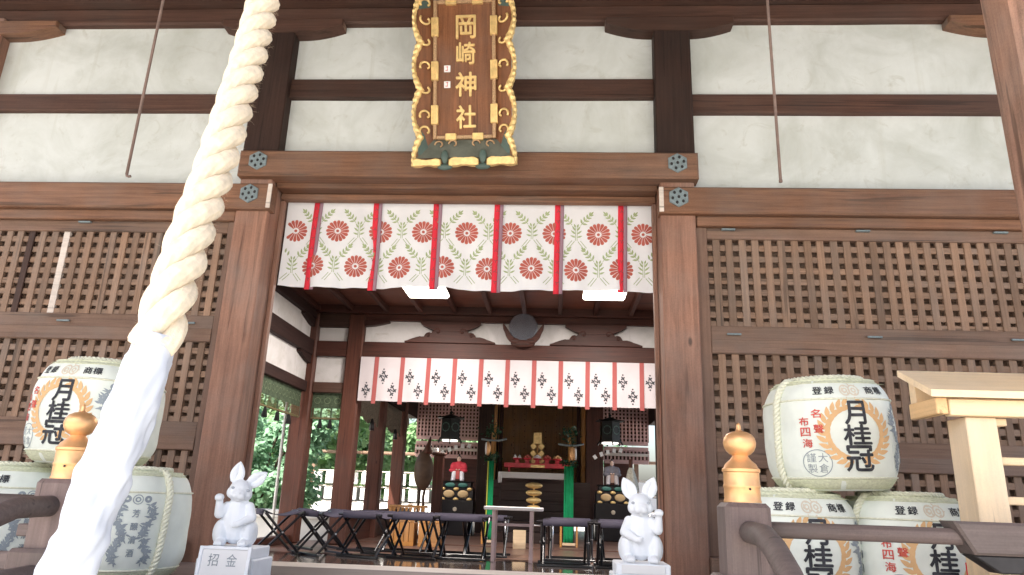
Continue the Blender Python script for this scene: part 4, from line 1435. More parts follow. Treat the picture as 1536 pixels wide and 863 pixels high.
rl = at(352, 815, -0.9); rr_ = at(962, 845, -0.9)
PZ = 0.352
rabbit('rabbit_statue', 'white stone rabbit with tilted head, standing behind the lettered sign', (rl.x - 0.012, -0.88, PZ), 12, -1, 9, (2, 44), 8)
rabbit('rabbit_statue', 'white stone rabbit facing forwards with its paw raised by the cheek, before the right pillar', (rr_.x, -0.88, PZ), -3, 1, -1, (26, 22), 0)
for x, lab in ((rl.x, 'stepped white plinth under the tilted-head rabbit'), (rr_.x, 'white plinth under the forward-facing rabbit')):
    t = thing('plinth', lab, 'plinth', (x, -0.87, VZ))
    bm = BM(); box(bm, -0.14, 0.14, -0.12, 0.13, 0.0, 0.10, 0.006); obj('lower_block', bm, STONE_WHITE, t)
    bm = BM(); box(bm, -0.125, 0.125, -0.112, 0.115, 0.1005, 0.1515, 0.005); obj('upper_block', bm, STONE_WHITE, t)
    bm = BM(); box(bm, -0.10, 0.10, -0.118, -0.1125, 0.108, 0.146, 0.002); obj('face_panel', bm, PAPER, t)
# framed white sign leaning on the left plinth
a, b = at(302, 817, -1.06), at(376, 823, -1.06)
t = thing('lettered_sign', 'small white framed sign with two ink characters in front of a rabbit', 'sign', ((a.x + b.x) / 2, -1.075, VZ), (math.radians(-9), 0, math.radians(3)))
bm = BM(); box(bm, -0.118, 0.118, 0, 0.010, 0.0, 0.158, 0.002); obj('board', bm, PAPER, t)
for (x0, x1, z0, z1) in ((-0.122, -0.106, 0, 0.162), (0.106, 0.122, 0, 0.162), (-0.1055, 0.1055, 0.148, 0.162), (-0.1055, 0.1055, 0.0, 0.014)):
    bm = BM(); box(bm, x0, x1, -0.006, 0.012, z0, z1, 0.002); obj('frame', bm, STONE_WHITE, t)
for ch, s in (('招', -0.050), ('金', 0.036)):
    pr = Print(); pr.text(ch, s, 0.102, 0.048, 0.054); pr.done('character', SLATE, t, lambda x, z: Vector((x, -0.0015, z)))

# ================================================================== stair railings with gilt finials
def railing(sx, X, lab):
    Y = -2.05
    t = thing('stair_railing', lab, 'railing', (X, Y, VZ))
    ps = 0.072
    bm = BM(); box(bm, -ps, ps, -ps, ps, 0.0, 0.433, 0.014); obj('newel_post', bm, WZ_RAILG, t)
    bm = BM()
    prof = [(0.060, 0), (0.060, 0.006), (0.0575, 0.010), (0.0575, 0.045), (0.0595, 0.048), (0.0595, 0.054), (0.0575, 0.057), (0.0575, 0.094), (0.061, 0.097), (0.061, 0.106), (0.055, 0.111), (0.050, 0.122), (0.034, 0.136), (0.027, 0.146),
            (0.025, 0.150), (0.034, 0.154), (0.045, 0.164), (0.0515, 0.178), (0.0535, 0.192), (0.050, 0.207), (0.041, 0.219), (0.026, 0.2275), (0.012, 0.231), (0.0085, 0.236), (0.008, 0.248), (0.005, 0.256), (0.001, 0.259)]
    lathe(bm, [(r, z + 0.434) for r, z in prof], 40)
    fi = obj('finial', bm, FINIAL, t, True)
    m = fi.modifiers.new('e', 'EDGE_SPLIT'); m.split_angle = math.radians(38)
    bm = BM(); ell(bm, (0.012, -0.0585, 0.476), (0.004, 0.003, 0.004), None, 8, 6); obj('rivet', bm, IRON, fi)
    # rail along the veranda edge
    L = 3.0
    bm = BM(); tube(bm, [(sx * 0.05, 0.02, 0.352), (sx * (0.05 + L), 0.02, 0.352)], 0.0255, 16); obj('veranda_rail', bm, WX_RAILG, t, True)
    bm = BM(); box(bm, min(sx * 0.05, sx * L), max(sx * 0.05, sx * L), 0.0, 0.04, 0.13, 0.19, 0.006); obj('lower_rail', bm, WX_RAILG, t)
    for k in range(1, 4):
        bm = BM(); box(bm, sx * k * 0.95 - 0.03, sx * k * 0.95 + 0.03, -0.01, 0.05, 0.0, 0.327, 0.006); obj('baluster', bm, WZ_RAILG, t)
    # handrail bending down the steps
    def cur(z0, r, y1):
        p = []
        for i in range(16):
            f = i / 15
            yy = -0.03 - f * y1
            zz = z0 - 0.02 * f + (0.0 if f < 0.12 else -1.05 * y1 * (f - 0.12) ** 1.55)
            p.append((0, yy, zz))
        bmx = BM(); tube(bmx, p, r, 16); return bmx
    obj('handrail', cur(0.345, 0.034, 1.5), WX_RAILG, t, True)
    obj('lower_handrail', cur(0.13, 0.034, 1.4), WX_RAILG, t, True)
    bm = BM(); box(bm, sx * 0.02 - 0.09, sx * 0.02 + 0.09, -0.058, 0.058, 0.245, 0.285, 0.004); obj('tie_block', bm, WX_RAILG, t)
    bm = BM(); box(bm, -0.10, 0.10, -0.10, 0.10, 0.0, 0.21, 0.012); obj('post_shoe', bm, WZ_RAILG, t)
    if sx > 0:
        # thicker sleeve with an angled cut end
        a = at(1440, 815, Y - 0.05)
        q = a.x - X
        bm = BM()
        zc = 0.352
        poly = [(q, zc + 0.048), (q + 0.055, zc - 0.052), (q + 1.6, zc - 0.052), (q + 1.6, zc + 0.048)]
        prism(bm, poly, -0.032, 0.062, 0.008)
        obj('rail_sleeve', bm, WX_RAILG, t)
        bm = BM()
        prism(bm, [(q + 0.05, zc - 0.0525), (q + 0.13, zc - 0.105), (q + 0.19, zc - 0.105), (q + 0.25, zc - 0.0525)], -0.02, 0.05, 0.004)
        obj('sleeve_bracket', bm, IRON, t)
    return t
railing(1, at(1111, 700, -2.05).x, 'grey timber railing with gold onion finial beside the stacked barrels and pale stand')
railing(-1, at(110, 690, -2.05).x, 'grey timber railing with gold onion finial, half hidden behind the bell rope')

# ================================================================== pale timber stand with a little roof
def stand():
    Yr, Ye = -1.62, -1.86
    r0 = at(1345, 556, Yr); e0 = at(1395, 584, Ye)
    base = Vector((2.35, -1.70, VZ))
    t = thing('timber_stand', 'new pale timber stand with a small pitched roof and open crossbars', 'stand', tuple(base))
    W = 2.0
    def loc(p): return Vector(p) - base
    # roof boards (front and back slope), each a sloping plank
    x0 = r0.x
    th = 0.026
    for (ya, za, yb, zb) in ((Yr, r0.z, Ye, e0.z),):
        bm = BM()
        vs = []
        for x in (x0, x0 + W):
            for (y, z) in ((ya, za), (yb, zb), (yb, zb - th), (ya, za - th)):
                vs.append(bm.verts.new(loc((x, y, z))))
        for q in ((0, 1, 2, 3), (7, 6, 5, 4), (0, 4, 5, 1), (1, 5, 6, 2), (2, 6, 7, 3), (3, 7, 4, 0)):
            bm.faces.new([vs[i] for i in q])
        obj('roof_board', bm, WX_PALE, t)
    def bx(nm, xa, xb, ya, yb, za, zb, mat):
        bm = BM(); A, B = loc((xa, ya, za)), loc((xb, yb, zb)); box(bm, A.x, B.x, A.y, B.y, A.z, B.z, 0.003); return obj(nm, bm, mat, t)
    zf = e0.z - th - 0.002
    bx('eaves_beam', x0 + 0.075, x0 + W, Ye + 0.03, Ye + 0.075, zf - 0.060, zf - 0.0, WX_PALE)
    bx('side_beam', x0 + 0.03, x0 + 0.072, Ye + 0.035, Yr + 0.0, zf - 0.055, zf + 0.004, WY_PALE)
    bx('ridge_beam', x0 + 0.05, x0 + W - 0.05, Yr - 0.02, Yr + 0.025, zf - 0.0, r0.z - th - 0.005, WX_PALE)
    pl = at(1467, 700, Ye + 0.02).x; pr_ = at(1515, 700, Ye + 0.02).x
    for xx in (pl, pl + 1.2):
        bx('post', xx, xx + (pr_ - pl), Ye + 0.055, Ye + 0.185, VZ, zf - 0.062, WZ_PALE)
        bx('bracket', xx + 0.07, xx + 0.16, Ye + 0.08, Ye + 0.16, zf - 0.088, zf - 0.0615, WX_PALE)
    for v in (693, 752):
        z = at(1520, v, Ye + 0.12).z
        bx('crossbar', pr_ + 0.001, pl + 1.199, Ye + 0.10, Ye + 0.14, z - 0.014, z + 0.014, WX_PALE)
stand()
# small red banner pole behind the sleeve
a = at(1462, 845, -1.5)
t = thing('red_banner', 'narrow red banner edge showing beside the barrel by the pale stand', 'banner', (a.x + 0.02, -1.42, VZ))
bm = BM(); box(bm, -0.014, 0.0, -0.012, 0.002, 0, 0.24, 0.003); obj('pole', bm, STRIP_RED, t)
bm = BM(); box(bm, 0.001, 0.055, -0.006, -0.002, 0.06, 0.235); obj('cloth', bm, PAPER, t)
pr = Print()
for k in range(5): pr.line((0.008, 0.215 - k * 0.03), (0.046, 0.215 - k * 0.03), 0.009)
pr.done('print', REDINK, t, lambda s, z: Vector((s, -0.0075, z)))
# ================================================================== reed blinds with green borders and tassels
BLIND = wood('reed_blind', (0.20, 0.17, 0.08), 'x', 0.7, 0.4, 0.1)
BORDER = plain('blind_border', (0.07, 0.10, 0.06), 0.8, 0, 0.5, 30)
def blind(label, loc, rz, wd, nt=2):
    t = thing('reed_blind', label, 'blind', loc, (0, 0, rz), 'rolled reed blinds in the side openings')
    bm = BM(); box(bm, -wd / 2, wd / 2, -0.006, 0.006, -0.20, 0.0, 0); obj('valance', bm, BORDER, t)
    pr = Print()
    n = int(wd / 0.11)
    for k in range(n):
        x = -wd / 2 + (k + .5) * wd / n
        pr.ring(x, -0.10, 0.036, 0.042, 14)
    pr.done('crest_print', plain('border_print', (0.20, 0.25, 0.15), 0.8), t, lambda s, z: Vector((s, -0.009, z)))['kind'] = 'stuff'
    m = slat_mesh('reed', BLIND, wd, 0.006, 0.0055)
    for k in range(10):
        place('reed', m, t, (0, -0.003, -0.208 - k * 0.0115))
    bm = BM(); tube(bm, [(-wd / 2, 0, -0.33), (wd / 2, 0, -0.33)], 0.014, 8); obj('bottom_bar', bm, BLIND, t)
    for k in range(nt + 2):
        x = -wd / 2 + wd * k / (nt + 1)
        bm = BM(); box(bm, x - 0.012, x + 0.012, -0.011, -0.0095, -0.33, -0.2005); obj('band', bm, BORDER, t)
    for k in range(nt):
        x = -wd / 2 + wd * (k + 1) / (nt + 1)
        bm = BM()
        lathe(bm, [(0.010, 0.0), (0.018, -0.02), (0.024, -0.05), (0.034, -0.115), (0.030, -0.118)], 10, (x, -0.02, -0.34))
        obj('tassel', bm, plain('tassel_black', (0.012, 0.012, 0.012), 0.9), t, True)
blind('short reed blind with dark tassels between the two brown inner pillars', ((-2.499 - 2.096) / 2, Y1 + 0.10, 1.868), 0, 0.40, 2)
blind('long reed blind hanging in the side opening next to the corner pillar', (-2.62, 3.62, 1.868), math.radians(90), 1.9, 4)
blind('long reed blind hanging in the side opening nearer the entrance', (-2.62, 1.50, 1.868), math.radians(90), 1.85, 4)

# ================================================================== inner hall: side colonnade, rear wall
inner = thing('inner_hall', 'inner sanctuary with pink-brown lattice rear wall and side colonnade', 'shrine')
XL, XR, YR = -1.98, 2.48, 8.9
pc = [at(570, 700, 6.1), at(604, 700, 7.75)]
for X, sx in ((XL, -1), (XR, 1)):
    for y in (6.15, 7.75):
        bm = BM(); box(bm, X - 0.10, X + 0.10, y, y + 0.2, -0.5, 2.95, 0.015); obj('pillar', bm, WZ_INT, inner)
    bm = BM(); box(bm, X - 0.08, X + 0.08, Y1 + 0.23, YR, 2.0, 2.95, 0); obj('upper_wall', bm, WY_DARK, inner)
    bm = BM(); box(bm, X - 0.07, X + 0.07, Y1 + 0.23, YR, 0.30, 0.40, 0.004); obj('side_rail', bm, WY_INT, inner)
    bm = BM(); box(bm, X - 0.03, X + 0.03, Y1 + 0.23, YR, -0.3, 0.30, 0); obj('side_board', bm, WY_INT, inner)
bm = BM(); box(bm, XL - 0.3, XR + 0.3, Y1 + 0.26, 11.4, 2.951, 3.03); obj('ceiling', bm, WX_INT, inner)
bm = BM()
prism(bm, [(XL - 0.9, 3.10), (0.25, 4.4), (XR + 0.9, 3.10), (XR + 0.9, 3.24), (0.25, 4.6), (XL - 0.9, 3.24)], 5.62, 11.9)
obj('roof', bm, bpy.data.materials['roof_bark'], inner)
VAL = plain('valance_grey', (0.20, 0.17, 0.13), 0.8, 0, 0.5, 40)
for (y0, y1) in ((Y1 + 0.26, 6.13), (6.37, 7.73)):
    t = thing('side_valance', 'grey patterned valance with a dark tassel, %s' % ('between the inner pillar and the first colonnade pillar' if y0 < 6 else 'between the two colonnade pillars'), 'valance', (XL + 0.03, (y0 + y1) / 2, 1.999))
    L = (y1 - y0) / 2
    bm = BM()
    rows = []
    for i in range(25):
        y = -L + 2 * L * i / 24
        dip = -0.40 - 0.03 * math.cos(i * 0.52)
        rows.append([bm.verts.new((0.012 * math.sin(i * 1.3) * k / 4, y, dip * k / 4)) for k in range(5)])
    for a, b in zip(rows, rows[1:]):
        for k in range(4): bm.faces.new((a[k], a[k + 1], b[k + 1], b[k]))
    e = bmesh.ops.extrude_face_region(bm, geom=bm.faces[:])
    for v in e['geom']:
        if isinstance(v, bmesh.types.BMVert): v.co.x -= 0.006
    obj('cloth', bm, VAL, t, True)
    bm = BM(); lathe(bm, [(0.012, 0.0), (0.022, -0.03), (0.03, -0.06), (0.04, -0.16), (0.035, -0.163)], 10, (0.05, 0.05, -0.36)); obj('tassel', bm, BLACK_LAC, t, True)
# floor of the inner hall and the dark plank front below the altar
bm = BM(); box(bm, XL - 0.1, XR + 0.1, 5.362, 11.4, -0.3, 0.02); struct(obj('inner_floor', bm, WX_FLOOR))
ax0, ax1 = at(742, 760, 6.3).x, at(862, 760, 6.3).x
t = thing('altar_steps', 'dark plank steps rising to the altar between the green hangings', 'steps', ((ax0 + ax1) / 2, 6.3, 0.02))
wd = (ax1 - ax0) / 2
DPL = wood('altar_plank', (0.055, 0.033, 0.030), 'x', 0.45, 0.4, 0.15)
for k in range(7):
    bm = BM(); box(bm, -wd, wd, k * 0.20, 1.9, k * 0.145, k * 0.145 + 0.141, 0.004); obj('step', bm, DPL, t)
bm = BM(); box(bm, -wd - 0.3, wd + 0.3, 1.6, 4.9, 0.3, 0.9); obj('platform', bm, DPL, t)
# rear wall: posts, lattice panels between rails
def rear_panel(x0, x1, z0, z1):
    bm = BM(); box(bm, x0, x1, YR + 0.075, YR + 0.09, z0 + 0.01, z1 - 0.01)
    p = obj('lattice_panel', bm, WX_DARK, inner)
    for za in (z0, z1 - 0.06):
        bm = BM(); box(bm, x0, x1, YR, YR + 0.05, za, za + 0.06, 0.004); obj('panel_rail', bm, WX_PINK, p)
    n = int((x1 - x0) / 0.062); r = int((z1 - z0 - 0.12) / 0.062)
    bm = BM()
    for i in range(n + 1):
        x = x0 + (x1 - x0) * i / n
        box(bm, x - 0.015, x + 0.015, YR + 0.01, YR + 0.03, z0 + 0.06, z1 - 0.06)
    for j in range(r + 1):
        z = z0 + 0.06 + (z1 - z0 - 0.12) * j / r
        box(bm, x0, x1, YR + 0.0301, YR + 0.045, z - 0.013, z + 0.013)
    s = obj('lattice_slats', bm, WX_PINK, p); s['kind'] = 'stuff'
lx0, lx1 = XL + 0.09, at(716, 680, YR).x
rx0, rx1 = at(906, 680, YR).x, XR - 0.09
zz = [at(680, v, YR).z for v in (612, 662, 674, 686, 705)]
for (a, b) in ((lx0, lx1), (rx0, rx1)):
    rear_panel(a, b, zz[1] + 0.02, 2.42)
    rear_panel(a, b, zz[3] - 0.02, zz[1] - 0.01)
    bm = BM(); box(bm, a, b, YR - 0.03, YR - 0.002, zz[2] - 0.03, zz[2] + 0.02, 0.004); obj('pale_rail', bm, WX_SILL, inner)
    bm = BM(); box(bm, a, b, YR, YR + 0.06, 2.421, 2.95); obj('upper_board', bm, WX_DARK, inner)
bm = BM(); box(bm, lx0 + 0.45, lx1, YR + 0.01, YR + 0.06, 0.02, zz[3] - 0.021); obj('wall_board', bm, WX_INT, inner)
bm = BM(); box(bm, rx0, rx1 - 0.35, YR + 0.01, YR + 0.06, 0.02, zz[3] - 0.021); obj('wall_board', bm, WX_INT, inner)
for u0, u1, mt in ((716, 738, WZ_DARK), (879, 905, WZ_INT)):
    a, b = at(u0, 680, YR - 0.05).x, at(u1, 680, YR - 0.05).x
    bm = BM(); box(bm, a, b, YR - 0.06, YR + 0.16, 0.02, 2.95, 0.012); obj('pillar', bm, mt, inner)
# recess behind the altar
a, b = at(738, 640, YR).x, at(879, 640, YR).x
GOLDWALL = wood('altar_back', (0.62, 0.36, 0.15), 'z', 0.5, 0.3, 0.05)
bm = BM(); box(bm, a - 0.2, b + 0.2, 11.0, 11.05, 0.9, 2.95); obj('back_wall', bm, GOLDWALL, inner)
for s, x in ((-1, a), (1, b)):
    for k, (dx, y) in enumerate(((0.03, YR + 0.3), (0.10, YR + 1.0))):
        bm = BM(); box(bm, x - s * dx - 0.035, x - s * dx + 0.035, y, y + 0.08, 0.9, 2.95, 0.006); obj('inner_jamb', bm, WZ_ORANGE if k == 0 else WZ_INT, inner)
    bm = BM(); box(bm, x + s * 0.05 - 0.02, x + s * 0.05 + 0.02, YR + 0.17, 11.0, 0.9, 2.95); obj('side_board', bm, WY_INT, inner)
# ornaments on the back wall
pr = Print()
for i in range(6):
    xx = a + (b - a) * (0.17 + 0.13 * i)
    for j in range(12):
        pr.ring(xx, 1.3 + j * 0.12, 0, 0.012, 6)
pr.done('wall_studs', plain('stud_rust', (0.34, 0.10, 0.05), 0.5), inner, lambda s, z: Vector((s, 10.994, z)))['kind'] = 'stuff'

# ================================================================== hanging lanterns
LANT = plain('lantern_black', (0.012, 0.014, 0.014), 0.4, 0.3, 0.2)
LGREEN = plain('lantern_green', (0.05, 0.09, 0.075), 0.5, 0.2, 0.3)
TRAY = plain('lantern_glow', (0.9, 0.85, 0.8), 0.5, 0, 0, em=(1.0, 0.92, 0.84, 0.9))
def lantern(u, v0, v1, Y, lab):
    top, bot = at(u, v0, Y), at(u, v1, Y)
    h = top.z - bot.z
    t = thing('hanging_lantern', lab, 'lantern', ((top.x + bot.x) / 2, Y, bot.z), (0, 0, math.radians(8)))
    def hexring(bm, prof):
        rings = [[bm.verts.new((r * math.cos(PI / 6 + k * PI / 3), r * math.sin(PI / 6 + k * PI / 3), z + (lift if True else 0))) for k in range(6)] for r, z, lift in prof]
        for A, B in zip(rings, rings[1:]):
            for k in range(6):
                j = (k + 1) % 6
                bm.faces.new((A[k], A[j], B[j], B[k]))
        bm.faces.new(rings[0][::-1]); bm.faces.new(rings[-1])
    R = h * 0.36
    bm = BM(); hexring(bm, [(R * 1.42, h * 0.74, 0.01), (R * 1.38, h * 0.75, 0.02), (R * 0.95, h * 0.80, 0), (R * 0.35, h * 0.87, 0), (R * 0.12, h * 0.91, 0), (R * 0.10, h * 0.95, 0)])
    ell(bm, (0, 0, h * 0.96), (R * 0.16, R * 0.16, h * 0.045), None, 10, 7)
    obj('roof', bm, LANT, t)
    bm = BM(); hexring(bm, [(R * 0.98, h * 0.12, 0), (R * 0.94, h * 0.74, 0)]); obj('body', bm, LANT, t)
    bm = BM(); hexring(bm, [(R * 1.10, h * 0.06, 0), (R * 1.10, h * 0.12, 0)]); obj('base', bm, LANT, t)
    bm = BM(); hexring(bm, [(R * 0.8, h * 0.02, 0), (R * 0.8, h * 0.06, 0)]); obj('glow_tray', bm, TRAY, t)
    L = bpy.data.lights.new('lantern_light', 'AREA'); L.shape = 'DISK'; L.size = R * 2; L.energy = 2.5; L.color = (1.0, 0.88, 0.76)
    lo = bpy.data.objects.new('lantern_light', L); COL.objects.link(lo); lo.parent = t; lo.location = (0, 0, h * 0.01)
    for k in range(6):
        a = PI / 6 + k * PI / 3
        bm = BM(); tube(bm, [(R * 1.05 * math.cos(a), R * 1.05 * math.sin(a), h * 0.08), (R * 1.22 * math.cos(a), R * 1.22 * math.sin(a), -0.01)], 0.012, 6); obj('foot', bm, LANT, t)
        am = a + PI / 6
        d = R * 0.86
        pr = Print()
        for q in range(8):
            pr.leaf(0.045 * math.cos(q * PI / 4) * h / 0.45, h * 0.46 + 0.045 * math.sin(q * PI / 4) * h / 0.45, 0.035, 0.018, q * PI / 4)
        pr.ring(0, h * 0.46, 0.055 * h / 0.45, 0.068 * h / 0.45, 12)
        pr.done('openwork', LGREEN, t, lambda s, z, am=am, d=d: Vector((math.cos(am) * (d + 0.004) - math.sin(am) * s, math.sin(am) * (d + 0.004) + math.cos(am) * s, z)))
    bm = BM(); tube(bm, [(0, 0, h * 0.97), (0, 0, 2.95 - bot.z)], 0.006, 6); obj('chain', bm, LANT, t)
lantern(676, 617, 663, 7.0, 'black hexagonal hanging lantern above the red-robed figure')
lantern(915, 622, 667, 7.0, 'black hexagonal hanging lantern above the grey-robed figure')

# ================================================================== seated guardian figures on their stands
SKIN = plain('figure_skin', (0.72, 0.52, 0.44), 0.5)
def figure(u, vb, vt, Y, robe, legs, apron, lab, standlab):
    b, tp = at(u, vb, Y), at(u, vt, Y)
    h = (tp.z - b.z)
    k = h / 0.40
    t = thing('seated_figure', lab, 'figure', (b.x, Y, b.z))
    def S(c, r): return (Vector(c) * k, tuple(q * k for q in r))
    bm = BM()
    for c, r in (((0, 0.02, 0.20), (0.075, 0.05, 0.10)), ((0, 0.02, 0.14), (0.10, 0.07, 0.07)), ((-0.085, 0.0, 0.20), (0.045, 0.045, 0.075)), ((0.085, 0.0, 0.20), (0.045, 0.045, 0.075)), ((-0.075, -0.04, 0.155), (0.07, 0.05, 0.035)), ((0.075, -0.04, 0.155), (0.07, 0.05, 0.035)), ((0, 0.02, 0.285), (0.03, 0.03, 0.03)), ((-.06, .02, .25), (.05, .04, .03)), ((.06, .02, .25), (.05, .04, .03))):
        ell(bm, *S(c, r), None, 12, 8)
    remeshed('robe', bm, robe, t, 0.010 * k, 3)
    bm = BM()
    for s in (-1, 1):
        for f in range(8):
            q = f / 7
            ell(bm, *S((s * (0.055 + 0.012 * q), -0.05 - 0.02 * q, 0.13 - 0.115 * q), (0.040 - 0.004 * q, 0.040, 0.03)), None, 10, 7)
        ell(bm, *S((s * 0.068, -0.10, 0.012), (0.028, 0.045, 0.016)), None, 10, 7)
    remeshed('trousers', bm, legs, t, 0.010 * k, 3)
    bm = BM(); box(bm, -0.028 * k, 0.028 * k, -0.088 * k, -0.082 * k, 0.03 * k, 0.16 * k); obj('apron', bm, apron, t)
    bm = BM()
    ell(bm, *S((0, -0.002, 0.325), (0.032, 0.034, 0.042)), None, 14, 10); ell(bm, *S((0, -0.036, 0.320), (0.006, 0.008, 0.007)), None, 8, 6)
    for s in (-1, 1): ell(bm, *S((s * 0.02, -0.09, 0.165), (0.016, 0.018, 0.012)), None, 8, 6)
    remeshed('skin', bm, SKIN, t, 0.006 * k, 1)
    bm = BM()
    ell(bm, *S((0, 0.016, 0.350), (0.033, 0.030, 0.026)), None, 12, 8); ell(bm, *S((0, 0.02, 0.375), (0.013, 0.018, 0.028)), None, 10, 7)
    obj('hat', bm, INK, t, True)
    bm = BM()
    for s in (-1, 1): ell(bm, *S((s * 0.012, -0.033, 0.330), (0.005, 0.003, 0.0025)), None, 6, 5)
    obj('eyes', bm, INK, t)
    # curved sprig carrying five folded papers over the head
    t2 = thing('paper_sprig', 'arched twig carrying white folded papers over the %s figure' % standlab, 'paper charm', (b.x, Y + 0.03, tp.z))
    p = [(-0.26 * k + 0.10 * k * i, 0, (-0.02 + 0.15 * math.sin(0.25 + i * 0.34)) * k) for i in range(5)]
    bm = BM(); tube(bm, [(-0.30 * k, 0, -0.05 * k)] + p, 0.004, 6); obj('twig', bm, WZ_INT, t2)
    for i, q in enumerate(p):
        bm = BM(); box(bm, q[0] - 0.026 * k, q[0] + 0.026 * k, -0.012, -0.006, q[2] - 0.035 * k, q[2] + 0.03 * k, 0.001, rotm('Y', -35 + 14 * i)); obj('folded_paper', bm, PAPER, t2)
    # stand: two carved tiers with green and cream cartouches, dark chest below
    t3 = thing('figure_stand', 'carved black, green and cream stand under the %s figure' % standlab, 'stand', (b.x, Y - 0.02, 0.02))
    H0 = b.z - 0.02
    w1 = 0.27 * k
    CREAM = plain('cream_cartouche', (0.66, 0.48, 0.26), 0.5); TG = plain('teal_cartouche', (0.06, 0.20, 0.18), 0.5); GO = GOLD
    bm = BM(); box(bm, -w1, w1, -0.20, 0.16, 0.0, H0 - 0.27 * k, 0.01); obj('chest', bm, BLACK_LAC, t3)
    bm = BM(); box(bm, -w1 * 0.95, w1 * 0.95, -0.16, 0.14, H0 - 0.268 * k, H0 - 0.10 * k, 0.01); obj('lower_tier', bm, BLACK_LAC, t3)
    bm = BM(); box(bm, -w1 * 0.8, w1 * 0.8, -0.13, 0.13, H0 - 0.098 * k, H0 - 0.012, 0.01); obj('upper_tier', bm, BLACK_LAC, t3)
    bm = BM(); box(bm, -w1 * 0.86, w1 * 0.86, -0.15, 0.15, H0 - 0.0115, H0 - 0.002, 0.003); obj('top_board', bm, LANT, t3)
    for s in (-1, 1):
        bm = BM(); ell(bm, (s * 0.105 * k, -0.16, H0 - 0.185 * k), (0.082 * k, 0.016, 0.055 * k), None, 14, 8); obj('cartouche', bm, CREAM, t3, True)
        bm = BM(); ell(bm, (s * 0.095 * k, -0.13, H0 - 0.058 * k), (0.075 * k, 0.016, 0.034 * k), None, 14, 8); obj('cartouche', bm, TG, t3, True)
    for s in (-1, 0, 1):
        for zz_ in (0.115, 0.26):
            bm = BM(); ell(bm, (s * 0.20 * k, -0.165, H0 - zz_ * k), (0.042 * k, 0.014, 0.024 * k), None, 10, 6); obj('gilt_fitting', bm, GO, t3, True)
    bm = BM(); lathe(bm, [(0.035, 0), (0.03, 0.012)], 14)
    for v in bm.verts: v.co = Vector((v.co.x, -0.20 - v.co.z, v.co.y + (H0 - 0.40 * k)))
    obj('round_fitting', bm, FAINT, t3)
figure(687, 722, 681, 7.8, plain('robe_red', (0.62, 0.05, 0.08), 0.7), plain('trouser_pale', (0.72, 0.74, 0.82), 0.7), plain('apron_red', (0.48, 0.09, 0.09), 0.7), 'small seated figure in a red robe with white trousers and dark hat', 'red-robed')
figure(918, 728, 688, 7.8, plain('robe_grey', (0.16, 0.16, 0.20), 0.6), plain('trouser_silver', (0.52, 0.50, 0.55), 0.6), plain('apron_brown', (0.36, 0.24, 0.20), 0.7), 'small seated figure in a dark grey robe with silver trousers and hat', 'grey-robed')
# grey draped bundle beside the grey figure, framed dark cabinet below
a, b = at(947, 702, 7.6), at(947, 738, 7.6)
t = thing('draped_cloth', 'grey draped cloth bundle hanging beside the grey-robed figure', 'cloth', (b.x, 7.6, b.z))
bm = BM(); h = a.z - b.z
rg = []
for i in range(9):
    f = i / 8
    r = 0.02 + 0.085 * math.sin(PI * (0.12 + 0.80 * (1 - f)) * 0.55) * (1 if f < .97 else .6)
    rg.append([bm.verts.new((r * (1 + 0.22 * math.cos(k * 2.1 + i * .2)) * math.cos(2 * PI * k / 20), r * (1 + 0.22 * math.sin(k * 1.7)) * math.sin(2 * PI * k / 20), h * f)) for k in range(20)])
for A, B in zip(rg, rg[1:]):
    for k in range(20): bm.faces.new((A[k], A[(k + 1) % 20], B[(k + 1) % 20], B[k]))
bm.faces.new(rg[0][::-1]); bm.faces.new(rg[-1])
obj('cloth', bm, plain('cloth_grey', (0.36, 0.36, 0.32), 0.8, 0, 0.3, 40), t, True)
bm = BM(); tube(bm, [(0, 0.02, h), (0, 0.02, h + 0.12)], 0.012, 6); obj('hanger', bm, WZ_INT, t)
bm = BM(); box(bm, -0.03, 0.03, 0.03, 0.07, 0.02 - b.z, h + 0.14); obj('hanger_post', bm, WZ_INT, t)

# ================================================================== altar furnishings
Ya = 7.2
def px_box(bm, u0, u1, v0, v1, Y, dep, bev=0.003, org=None):
    a, b = at(u0, v1, Y), at(u1, v0, Y)
    o = org or Vector((0, 0, 0))
    box(bm, a.x - o.x, b.x - o.x, Y - o.y, Y + dep - o.y, a.z - o.z, b.z - o.z, bev)
REDL = plain('red_lacquer', (0.50, 0.035, 0.05), 0.35)
o0 = at(805, 712, Ya); o0.y = Ya
t = thing('red_table', 'low red lacquer offering table with thin legs on the altar', 'table', tuple(o0))
bm = BM(); px_box(bm, 756, 856, 697, 700.5, Ya, 0.3, 0.003, o0); obj('top', bm, REDL, t)
for u in (762, 849):
    for dy in (0.01, 0.26):
        bm = BM(); px_box(bm, u, u + 3, 700.8, 713, Ya + dy, 0.03, 0.002, o0); obj('leg', bm, REDL, t)
bm = BM(); px_box(bm, 796, 817, 698, 701.5, Ya - 0.012, 0.011, 0.001, o0); obj('gold_plate', bm, GOLD, t)
tz = at(805, 697, Ya).z
